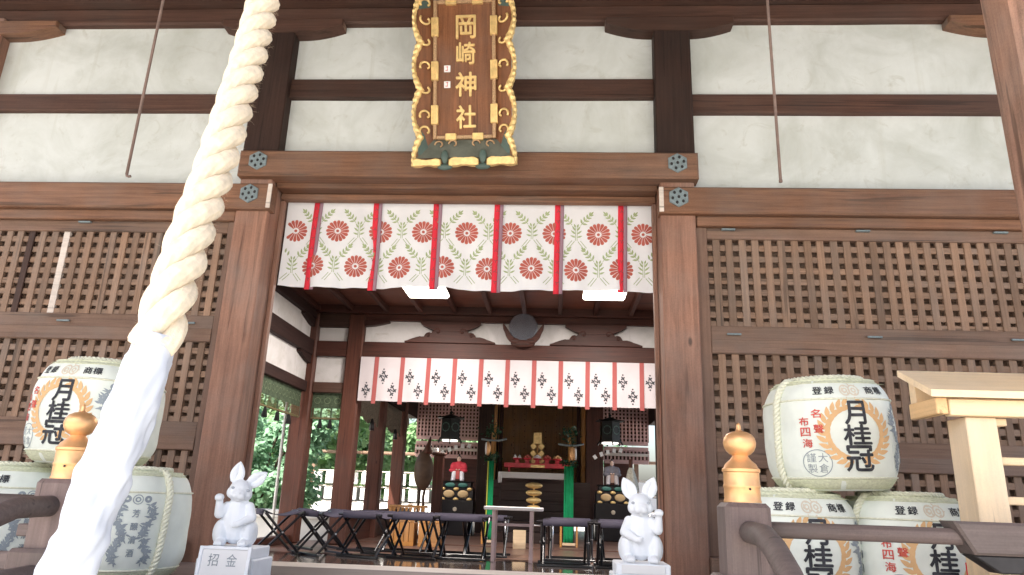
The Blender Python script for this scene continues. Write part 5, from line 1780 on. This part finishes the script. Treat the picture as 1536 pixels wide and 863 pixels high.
for u, cols, lab in ((776, (PAPER, PAPER), 'red offering stand piled with two white cones'), (791, (MUM, MUM), 'red offering stand piled with dark red fruit'), (806, (PAPER, FAINT), 'red offering stand with pale round cakes in front of the gold paper'), (820.5, (MUM, TAN), 'red offering stand with a brown and red offering'), (836, (TAN, TAN), 'red offering stand piled with orange fruit')):
    p = at(u, 690, Ya + 0.12)
    t = thing('offering_stand', lab, 'offering stand', (p.x, Ya + 0.12, tz))
    bm = BM(); lathe(bm, [(0.055, 0), (0.048, 0.02), (0.045, 0.075)], 4, sx=1.0)
    for v in bm.verts: v.co = rotm('Z', 45) @ v.co
    obj('pedestal', bm, REDL, t)
    bm = BM(); lathe(bm, [(0.05, 0.0755), (0.072, 0.085), (0.078, 0.098), (0.074, 0.098)], 8); obj('tray', bm, REDL, t)
    bm = BM()
    for s, c in ((-1, 0), (1, 1)):
        if cols[0] is PAPER and u < 780:
            lathe(bm, [(0.032, 0.0985), (0.018, 0.13), (0.003, 0.155)], 10, (s * 0.035, 0, 0))
        else:
            ell(bm, (s * 0.03, 0, 0.118), (0.034, 0.03, 0.024), None, 10, 7)
    if u > 780: ell(bm, (0, 0.0, 0.137), (0.03, 0.03, 0.022), None, 10, 7)
    obj('offering', bm, cols[0], t, True)
# gold folded-paper wands: one behind the table, one in front of the steps
def zigzag(u, v0, v1, half, Y, n, lab, plate):
    a, b = at(u, v0, Y), at(u, v1, Y)
    t = thing('gold_paper_wand', lab, 'ritual wand', (b.x, Y, b.z))
    h = a.z - b.z
    hw = (at(u + half, v0, Y).x - a.x)
    if plate:
        bm = BM(); box(bm, -hw * 0.55, hw * 0.55, -0.006, 0.006, h * 0.64, h, 0.002); obj('head_paper', bm, GOLD, t)
    top = 0.66 if plate else 1.0
    for s in ((-1, 1) if plate else (0,)):
        for k in range(n):
            f0 = top * (1 - k / n); f1 = top * (1 - (k + 1) / n)
            zc = h * (f0 + f1) / 2
            if plate:
                bm = BM(); d = hw * 0.45
                prism(bm, [(s * (hw * 0.55 - d), zc), (s * hw * 0.55, zc + h * 0.12), (s * (hw * 0.55 + d), zc + h * 0.02), (s * hw * 0.55, zc - h * 0.10)], -0.012 - 0.006 * (k % 2), -0.006 - 0.006 * (k % 2))
            else:
                bm = BM(); ell(bm, (0, 0, zc), (hw * (1 - 0.06 * k), 0.05, h / n * 0.42), None, 14, 8)
            obj('fold', bm, GOLD, t, not plate)
    bm = BM(); tube(bm, [(0, 0.012, (0.0 if plate else -b.z + 0.02)), (0, 0.012, h * 0.9)], 0.011, 8); obj('stick', bm, GOLD if not plate else WZ_ORANGE, t)
zigzag(805.5, 649, 697, 11, Ya + 0.28, 3, 'gold zigzag paper wand standing behind the red offerings', True)
zigzag(800, 723, 768, 13, 6.0, 4, 'stacked gold paper fan standing before the dark altar steps', False)
# grey-white shelf edge across the altar
o0 = at(800, 716, 6.9); o0.y = 6.9
t = thing('white_shelf', 'pale grey shelf running across the altar under the red table', 'shelf', (o0.x, 6.9, o0.z))
bm = BM(); px_box(bm, 748, 852, 711, 716.5, 6.9, 0.22, 0.003, o0); obj('board', bm, PAPER, t)
for u in (747, 849):
    bm = BM(); px_box(bm, u, u + 6, 708, 724, 6.87, 0.028, 0.006, o0); obj('end_knob', bm, PAPER, t)
    bm = BM(); px_box(bm, u + 1, u + 4, 724.5, 800, 6.92, 0.06, 0.004, o0); obj('support', bm, DPL, t)

# ================================================================== green brocade hangings on forked stands
BROC = cloth_mat('brocade_green', (0.015, 0.30, 0.12), 0, 200, 0.25); BROY = cloth_mat('brocade_yellow', (0.55, 0.55, 0.10))
LEAFM = plain('sakaki_leaf', (0.02, 0.07, 0.03), 0.5, 0, 0.4, 30)
for u0, u1, vt, vb, lab in ((728, 742, 692, 818, 'green brocade hanging with a yellow edge, on the stand next to the red-robed figure'), (846, 861, 700, 820, 'green brocade hanging with orange print, on the stand next to the grey-robed figure')):
    Yg = 5.75
    a, b = at(u0, vb, Yg), at(u1, vt, Yg)
    zb_ = max(b.z * 0 + a.z, 0.06)
    t = thing('brocade_stand', lab, 'ritual hanging', ((a.x + b.x) / 2, Yg, 0.02))
    hw = (b.x - a.x) / 2 * 0.92; H0 = b.z - 0.02
    bm = BM(); rows = []
    for j in range(13):
        z = 0.05 + (H0 - 0.05) * j / 12
        rows.append([bm.verts.new((-hw + 2 * hw * i / 8, -0.03 + 0.014 * math.sin(i * 1.9 + j * 0.12), z)) for i in range(9)])
    for A, B in zip(rows, rows[1:]):
        for i in range(8): bm.faces.new((A[i], A[i + 1], B[i + 1], B[i]))
    e = bmesh.ops.extrude_face_region(bm, geom=bm.faces[:])
    for v in e['geom']:
        if isinstance(v, bmesh.types.BMVert): v.co.y += 0.01
    obj('brocade', bm, BROC, t, True)
    bm = BM(); box(bm, -hw - 0.016, -hw - 0.001, -0.03, -0.018, 0.06, H0, 0.002); obj('edge_stripe', bm, BROY if u0 < 800 else BROC, t)
    bm = BM(); tube(bm, [(0, 0.03, 0.02), (0, 0.03, H0 + 0.40)], 0.018, 8); obj('pole', bm, WZ_ORANGE, t, True)
    for s in (-1, 1):
        bm = BM(); box(bm, s * (hw + 0.05) - 0.014, s * (hw + 0.05) + 0.014, -0.06, 0.0, 0.0, 0.30, 0.003); obj('foot_post', bm, WZ_ORANGE, t)
    bm = BM(); box(bm, -hw - 0.03, hw + 0.03, -0.055, -0.035, 0.02, 0.055, 0.003); obj('foot_rail', bm, WX_PALE, t)
    # cross arm, hung ornament, evergreen sprigs
    bm = BM(); tube(bm, [(-0.16, 0.0, H0 + 0.30), (-0.05, 0, H0 + 0.285), (0.08, 0, H0 + 0.285), (0.20, 0, H0 + 0.31)], 0.014, 8); obj('cross_arm', bm, FITTING, t, True)
    bm = BM(); ell(bm, (-0.06 if u0 < 800 else 0.04, -0.02, H0 + 0.17), (0.04, 0.025, 0.10), None, 12, 8); obj('gilt_ornament', bm, FINIAL, t, True)
    bm = BM(); ell(bm, (-0.085 if u0 < 800 else 0.085, -0.03, H0 + 0.17), (0.014, 0.02, 0.09), None, 10, 7); obj('white_paper', bm, PAPER, t, True)
    rl2 = random.Random(int(u0))
    for (cz, rr2, nm) in ((H0 + 0.42, 0.12, 'evergreen_sprig'), (H0 + 0.03, 0.10, 'leaf_ruff')):
        bm = BM()
        for i in range(90):
            c = Vector((rl2.gauss(0, rr2 * 0.45), rl2.gauss(0, rr2 * 0.3), cz + rl2.gauss(0, rr2 * 0.42)))
            d = Vector((rl2.uniform(-1, 1), rl2.uniform(-1, 1), rl2.uniform(-.2, 1))).normalized(); n2 = d.orthogonal().normalized()
            L = rl2.uniform(0.04, 0.07)
            bm.faces.new([bm.verts.new(q) for q in (c, c + d * L * .5 + n2 * L * .25, c + d * L, c + d * L * .5 - n2 * L * .25)])
        obj(nm, bm, LEAFM, t)['kind'] = 'stuff'

# ================================================================== drum with flame, box fences, small table
Yd = 6.4
o0 = at(630, 772, Yd)
t = thing('standing_drum', 'brown oval standing drum with a pointed flame top next to the colonnade', 'drum', (o0.x, Yd, 0.02))
def dz_(v, u=630): return at(u, v, Yd).z - 0.02
zc, hh = (dz_(676) + dz_(736)) / 2, (dz_(676) - dz_(736)) / 2
DRUM = plain('drum_hide', (0.12, 0.075, 0.05), 0.5, 0, 0.25, 8)
bm = BM(); ell(bm, (0.01, 0, zc), (0.145, 0.12, hh), None, 24, 16); obj('body', bm, DRUM, t, True)
bm = BM(); tube(bm, [(0.05, 0, zc + hh * 0.85), (0.055, 0, zc + hh * 1.15), (0.07, 0, zc + hh * 1.4), (0.085, 0, zc + hh * 1.72)], [0.075, 0.05, 0.03, 0.008], 10); obj('flame_top', bm, WZ_INT, t, True)
for s in (-1, 1):
    bm = BM(); tube(bm, [(s * 0.05, 0, zc - hh * 0.85), (s * 0.03, 0, zc - hh * 1.3), (s * 0.06, 0, 0.0)], 0.02, 8); obj('leg', bm, DRUM, t, True)
bm = BM(); box(bm, -0.12, 0.12, -0.1, 0.1, 0, 0.05, 0.008); obj('base', bm, WX_INT, t)
p = at(655, 750, 6.9)
t = thing('brown_post_stand', 'dark brown square post with a white cap standing between drum and red figure', 'post', (p.x, 6.9, 0.02))
h = at(655, 686, 6.9).z
bm = BM(); box(bm, -0.075, 0.075, -0.08, 0.08, 0, h, 0.01); obj('shaft', bm, WZ_INT, t)
bm = BM(); box(bm, -0.10, 0.10, -0.10, 0.10, h + 0.001, h + 0.05, 0.012); obj('cap', bm, WZ_INT, t)
bm = BM(); box(bm, -0.10, -0.02, -0.06, 0.02, h + 0.051, h + 0.12, 0.01); obj('white_cap', bm, PAPER, t)
# orange slatted offering boxes
for k, (u0, u1, v0, v1, Yk) in enumerate(((582, 622, 778, 819, 4.95), (626, 661, 780, 821, 4.95))):
    a, b = at(u0, v1, Yk), at(u1, v0, Yk)
    t = thing('slatted_box', 'orange timber box with upright slats behind the stools, %s' % ('next to the drum' if k == 0 else 'next to the dark steps'), 'box', ((a.x + b.x) / 2, Yk, 0.004))
    wd = (b.x - a.x) / 2; h = b.z
    bm = BM(); box(bm, -wd, wd, -0.01, 0.02, 0, 0.05, 0.003); obj('bottom_rail', bm, WZ_ORANGE, t)
    bm = BM(); box(bm, -wd, wd, -0.01, 0.02, h - 0.05, h, 0.003); obj('top_rail', bm, WZ_ORANGE, t)
    for i in range(5):
        x = -wd + 0.03 + (2 * wd - 0.06) * i / 4
        bm = BM(); box(bm, x - 0.028, x + 0.028, -0.005, 0.015, 0.0505, h - 0.0505, 0.003); obj('slat', bm, WZ_ORANGE, t)
    bm = BM(); box(bm, -wd, wd, 0.03, 0.28, 0, h - 0.06, 0.004); obj('body', bm, plain('box_inner', (0.30, 0.12, 0.03), 0.6), t)
# small fringed orange table under the drum
o0 = at(612, 775, 6.3)
t = thing('fringed_table', 'small orange table with a scalloped fringe beneath the drum', 'table', (o0.x, 6.25, 0.02))
zt_ = at(612, 758, 6.25).z - 0.02
bm = BM(); box(bm, -0.27, 0.27, -0.1, 0.12, zt_ - 0.03, zt_, 0.006); obj('top', bm, WZ_ORANGE, t)
for i in range(9):
    x = -0.24 + i * 0.06
    bm = BM(); prism(bm, [(x - 0.024, zt_ - 0.031), (x + 0.024, zt_ - 0.031), (x, zt_ - 0.13)], -0.1, -0.09); obj('fringe', bm, WZ_ORANGE, t)
for s in (-1, 1):
    bm = BM(); box(bm, s * 0.22 - 0.02, s * 0.22 + 0.02, -0.05, 0.07, 0, zt_ - 0.031); obj('leg', bm, WZ_ORANGE, t)
# low white-topped table
Yt = 3.16
a, b = at(726, 763, Yt), at(815, 763, Yt)
t = thing('narrow_table', 'narrow white-topped table on thin pinkish legs before the altar', 'table', ((a.x + b.x) / 2, Yt, 0.0))
hw = (b.x - a.x) / 2; zt_ = (a.z + b.z) / 2 + 0.015
bm = BM(); box(bm, -hw, hw, -0.02, 0.30, zt_ - 0.035, zt_, 0.006); obj('top', bm, plain('white_laminate', (0.80, 0.76, 0.75), 0.3), t)
PINKM = plain('pink_legs', (0.60, 0.44, 0.43), 0.45)
for x in (-hw + 0.105, hw - 0.12):
    for y in (0.0, 0.26):
        bm = BM(); box(bm, x - 0.018, x + 0.018, y, y + 0.03, 0.0, zt_ - 0.036, 0.004); obj('leg', bm, PINKM, t)
bm = BM(); box(bm, -hw + 0.12, hw - 0.13, 0.265, 0.28, zt_ - 0.20, zt_ - 0.17, 0.003); obj('stretcher', bm, PINKM, t)
# paper board on the floor behind it
a, b = at(769, 823, 5.2), at(789, 795, 5.2)
t = thing('tan_board', 'small tan board standing on the floor behind the narrow table', 'board', ((a.x + b.x) / 2, 5.2, 0.004))
bm = BM(); box(bm, -(b.x - a.x) / 2, (b.x - a.x) / 2, 0, 0.012, 0, b.z - 0.01, 0.002); obj('panel', bm, WX_PALE, t)
bm = BM(); box(bm, -0.05, 0.05, 0.0121, 0.08, 0, 0.02, 0.002); obj('foot', bm, WX_PALE, t)
# chrome rail stand behind the table
a, b = at(757, 823, 5.0), at(829, 790, 5.0)
t = thing('steel_rail', 'low steel rail stand behind the narrow table', 'rail', ((a.x + b.x) / 2, 5.0, 0.004))
hw = (b.x - a.x) / 2; h = b.z
for s in (-1, 1):
    bm = BM(); tube(bm, [(s * hw, 0, 0), (s * hw, 0, h + 0.05)], 0.014, 8); obj('upright', bm, STEEL, t, True)
bm = BM(); tube(bm, [(-hw, 0, h), (hw, 0, h)], 0.011, 8); obj('bar', bm, STEEL, t, True)

# ================================================================== folding stools
def make_stool():
    t = thing('folding_stool', 'black folding stool with a slung purple grey fabric seat', 'stool', group='folding stools set out in rows')
    W, D, H = 0.25, 0.19, 0.43
    for s in (-1, 1):
        for q in (-1, 1):
            bm = BM(); tube(bm, [(s * (W - 0.03) + q * 0.012, -q * D, 0.012), (s * (W - 0.03) + q * 0.012, q * D, H - 0.02)], 0.0135, 8); obj('leg', bm, BLACK_LAC, t)
        bm = BM(); tube(bm, [(s * (W - 0.055), 0, H / 2), (s * (W - 0.0), 0, H / 2)], 0.010, 8); obj('bolt', bm, STEEL, t)
    for q in (-1, 1):
        bm = BM(); box(bm, -W - 0.02, W + 0.02, q * D - 0.014, q * D + 0.014, 0.0, 0.024, 0.004); obj('foot_bar', bm, BLACK_LAC, t)
        bm = BM(); tube(bm, [(-W - 0.03, q * D, H - 0.018), (W + 0.03, q * D, H - 0.018)], 0.014, 8); obj('top_bar', bm, BLACK_LAC, t)
    bm = BM(); rows = []
    for i in range(11):
        f = -1 + 2 * i / 10
        z = H - 0.002 - 0.055 * (1 - f * f)
        rows.append([bm.verts.new((x, f * (D + 0.012), z - (0.035 if abs(f) > 0.99 and False else 0))) for x in (-W + 0.03, 0, W - 0.03)])
    rows = [[bm.verts.new((x, -(D + 0.018), H - 0.055)) for x in (-W + 0.03, 0, W - 0.03)]] + rows + [[bm.verts.new((x, D + 0.018, H - 0.055)) for x in (-W + 0.03, 0, W - 0.03)]]
    for A, B in zip(rows, rows[1:]):
        for k in range(2): bm.faces.new((A[k], A[k + 1], B[k + 1], B[k]))
    e = bmesh.ops.extrude_face_region(bm, geom=bm.faces[:])
    for v in e['geom']:
        if isinstance(v, bmesh.types.BMVert): v.co.z += 0.006
    obj('seat', bm, PURPLE, t, True)
    return t
st0 = make_stool()
GL = ['front row from the corner pillar', 'back row from the corner pillar', 'group beside the narrow table']
ORD = ['first', 'second', 'third', 'fourth', 'fifth']
sp = [(-2.20, 3.20, 58, 0), (-1.72, 3.24, 44, 0), (-1.22, 3.22, 26, 0), (-0.72, 3.26, 12, 0), (-0.26, 3.36, 4, 0),
      (-1.98, 3.95, 50, 1), (-1.42, 3.92, 20, 1), (-0.98, 3.98, 12, 1), (-0.50, 3.9, 5, 1), (-0.08, 3.86, 2, 1),
      (0.79, 3.12, 0, 2), (1.36, 3.14, 0, 2), (0.86, 3.75, 2, 2), (1.42, 3.78, -2, 2), (1.95, 3.2, 0, 2)]
cnt = [0, 0, 0]
for i, (x, y, rz, g) in enumerate(sp):
    o = st0 if i == 0 else copy_tree(st0)
    o.location = (x, y, 0.0 if y < 3.3 else 0.004)
    o.rotation_euler = (0, 0, math.radians(-rz))
    o['label'] = 'black folding stool with purple grey seat, %s in the %s' % (ORD[cnt[g]], GL[g]); cnt[g] += 1
    o['group'] = 'folding stools set out in rows'
# ================================================================== the garden seen through the side openings
LEAF = {}
def leaf_mat(name, col, hue):
    m, t, b = new_mat(name)
    oi = N(t, 'ShaderNodeNewGeometry')
    tc = N(t, 'ShaderNodeTexCoord')
    n1 = noise_tex(t, tc.outputs['Object'], 2.2, 3, 0.6)
    c = mixc(t, ramp(t, n1, 0.35, 0.65), col, hue)
    c2 = mixc(t, oi.outputs['Random Per Island'], tuple(k * 0.6 for k in col), tuple(min(1, k * 1.35) for k in hue))
    c = mixc(t, 0.5, c, c2)
    t.links.new(c, b.inputs['Base Color'])
    b.inputs['Roughness'].default_value = 0.5
    tr = N(t, 'ShaderNodeBsdfTranslucent'); t.links.new(c, tr.inputs['Color'])
    mx = N(t, 'ShaderNodeMixShader'); mx.inputs[0].default_value = 0.5
    t.links.new(b.outputs[0], mx.inputs[1]); t.links.new(tr.outputs[0], mx.inputs[2])
    t.links.new(mx.outputs[0], t.nodes['Material Output'].inputs[0])
    return m
L1 = leaf_mat('leaf_green', (0.16, 0.30, 0.14), (0.26, 0.42, 0.20))
L2 = leaf_mat('leaf_yellow_green', (0.26, 0.40, 0.13), (0.38, 0.52, 0.17))
L3 = leaf_mat('leaf_bluish', (0.16, 0.32, 0.19), (0.26, 0.44, 0.28))
BARK = wood('bark', (0.10, 0.075, 0.055), 'z', 0.9)
def shrub(name, label, x, y, z, rx, ry, h, mat, n, seed, trunk, cat='tree', sz=0.085):
    r = random.Random(seed)
    t = thing(name, label, cat, (x, y, z))
    bm = BM()
    tips = []
    tube(bm, [(0, 0, 0), (0.03, 0.02, trunk * 0.5), (0, 0.05, trunk)], [0.09, 0.07, 0.055], 8)
    for k in range(9):
        a = k * 2.4 + r.uniform(-.4, .4); f = r.uniform(.3, .8)
        e = Vector((rx * f * math.cos(a), ry * f * math.sin(a), trunk + (h - trunk) * r.uniform(.25, .9)))
        m = Vector((e.x * .4, e.y * .4, trunk + (e.z - trunk) * .55))
        tube(bm, [(0, 0.05, trunk * 0.8), m, e], [0.04, 0.028, 0.012], 6); tips.append(e)
    obj('trunk', bm, BARK, t, True)
    bm = BM()
    cl = []
    for k in range(46):
        a = r.uniform(0, 2 * PI); ph = math.acos(r.uniform(-1, 1)); q = r.uniform(0.55, 1.0)
        cl.append((Vector((rx * q * math.sin(ph) * math.cos(a), ry * q * math.sin(ph) * math.sin(a), trunk * 0.6 + (h - trunk * 0.6) * (0.5 + 0.5 * q * math.cos(ph)))), r.uniform(0.16, 0.34) * min(rx, ry)))
    for i in range(n):
        c, s = cl[r.randrange(len(cl))]
        v = Vector((r.gauss(0, 1), r.gauss(0, 1), r.gauss(0, 0.8))); v.normalize(); v *= s * r.uniform(0.5, 1.0) ** 0.5
        p = c + v
        nn = (v.normalized() * 0.9 + Vector((r.uniform(-.7, .6), r.uniform(-.9, .5), r.uniform(0, 1.3)))).normalized()
        d = nn.cross(Vector((r.uniform(-1, 1), r.uniform(-1, 1), r.uniform(-1, 1)))).normalized()
        sd = d.cross(nn).normalized()
        L = sz * r.uniform(0.7, 1.3)
        bm.faces.new([bm.verts.new(q) for q in (p, p + d * L * .45 + sd * L * .36, p + d * L, p + d * L * .45 - sd * L * .36)])
    obj('crown', bm, mat, t)
G = [
    ('rounded_shrub', 'dense rounded green shrub seen between the two brown inner pillars', -5.1, 9.6, -0.35, 1.5, 1.3, 2.9, L3, 9000, 1, 0.6, 'shrub'),
    ('rounded_shrub', 'yellow-green maple-like shrub seen left of the corner pillar', -6.6, 7.6, -0.35, 1.2, 1.3, 3.0, L2, 7500, 2, 0.7, 'shrub'),
    ('garden_tree', 'tall leafy tree rising behind the rounded shrub', -6.4, 13.0, -0.3, 2.6, 2.2, 5.2, L1, 12000, 3, 1.6, 'tree'),
    ('garden_tree', 'tall leafy tree behind the maple-like shrub', -10.5, 11.5, -0.3, 2.6, 2.4, 5.6, L3, 12000, 4, 1.6, 'tree'),
    ('garden_tree', 'dark leafy tree behind the paper racks', -3.6, 17.5, -0.3, 2.4, 2.0, 5.0, L1, 10000, 5, 1.6, 'tree'),
    ('low_shrub', 'low dark clipped shrub on the earth bank', -7.4, 9.8, -0.35, 0.9, 0.8, 1.2, L1, 3500, 6, 0.3, 'shrub'),
    ('garden_tree', 'broad tree closing the far end of the garden', -15.5, 16.0, -0.3, 4.0, 3.5, 7.5, L1, 14000, 7, 2.0, 'tree'),
    ('garden_tree', 'broad tree behind the rear of the inner hall', -1.0, 22.0, -0.3, 4.0, 3.0, 6.5, L3, 12000, 8, 2.0, 'tree'),
    ('garden_tree', 'broad tree standing farthest back behind the garden', -9.0, 21.0, -0.3, 4.5, 3.5, 8.0, L1, 14000, 9, 2.0, 'tree'),
]
for (nm, lab, x, y, z, rx, ry, h, m, n, sd, tr, ct) in G:
    shrub(nm, lab, x, y, z, rx, ry, h, m, int(n * 1.5), sd, tr, ct, 0.12 if ct == 'shrub' else 0.20)
# earth bank under the shrubs
bm = BM()
gx, gy = 26, 26
vv = [[bm.verts.new((-19 + 15.3 * i / gx, 6.0 + 22 * j / gy, -0.9 + 0.62 * min(1, max(0, (-3.9 - (-19 + 15.3 * i / gx)) / 0.8)) * min(1, j / 3) + 0.12 * noise.noise(Vector((i * .4, j * .4, 0))))) for i in range(gx + 1)] for j in range(gy + 1)]
for j in range(gy):
    for i in range(gx): bm.faces.new((vv[j][i], vv[j][i + 1], vv[j + 1][i + 1], vv[j + 1][i]))
struct(obj('earth_bank', bm, plain('earth', (0.20, 0.17, 0.09), 0.95, 0, 0.4, 3, 0.2, 0.6, 20), None, True))
# pale low wall with a coping in front of the bank, seen between the pillars
PALE = plain('pale_concrete', (0.66, 0.66, 0.64), 0.8, 0, 0.08, 5)
t = thing('garden_wall', 'low pale concrete wall with a coping in front of the shrubs', 'wall', (-4.6, 5.6, GROUND_Z))
for k in range(8):
    bm = BM(); box(bm, -3.2 + k * 0.7, -3.2 + k * 0.7 + 0.69, -0.12, 0.12, 0, 1.22, 0.008); obj('block', bm, PALE, t)
    bm = BM(); box(bm, -3.2 + k * 0.7, -3.2 + k * 0.7 + 0.69, -0.2, 0.2, 1.221, 1.32, 0.012); obj('coping', bm, PALE, t)
# racks of white votive papers beyond the colonnade
def rack(x, y, rz, wid, lab, rows=3):
    t = thing('paper_rack', lab, 'rack', (x, y, GROUND_Z + 0.5), (0, 0, rz))
    h = 1.95
    for s in (-1, 1):
        bm = BM(); box(bm, s * wid / 2 - 0.05, s * wid / 2 + 0.05, -0.05, 0.05, -0.5, h, 0.01); obj('post', bm, WZ_SLAT, t)
    n = int(wid / 0.26)
    bm = BM(); box(bm, -0.095, 0.095, -0.05, 0.0, -0.13, 0.13, 0.012); pm = me_of('paper_lantern', bm, PAPER)
    for j in range(rows):
        z = 0.72 + j * 0.34
        bm = BM(); box(bm, -wid / 2, wid / 2, -0.02, 0.02, z + 0.15, z + 0.175, 0.004); obj('shelf', bm, WX_SILL, t)
        for i in range(n):
            place('paper_lantern', pm, t, (-wid / 2 + 0.13 + (wid - 0.2) * i / max(1, n - 1) * 0.98, -0.03, z))
    bm = BM(); box(bm, -wid / 2 - 0.1, wid / 2 + 0.1, -0.15, 0.15, h, h + 0.06, 0.01); obj('roof', bm, WX_SLAT, t)
    bm = BM(); box(bm, -wid / 2, wid / 2, 0.03, 0.05, 0.0, 0.5, 0.0); obj('skirt_board', bm, PALE, t)
rack(-3.05, 12.2, 0, 3.6, 'rack of white paper lanterns seen through the left colonnade')
rack(3.9, 12.8, 0, 2.6, 'rack of white paper lanterns seen past the grey-robed figure')
t = thing('pale_pole', 'thin pale upright pole outside the side opening', 'pole', (at(420, 690, 5.3).x, 5.3, GROUND_Z))
bm = BM(); tube(bm, [(0, 0, 0), (0, 0, 3.2)], 0.022, 8); obj('shaft', bm, PALE, t, True)
bm = BM(); lathe(bm, [(0.06, 0), (0.06, 0.08), (0.03, 0.1)], 10); obj('base', bm, PALE, t)
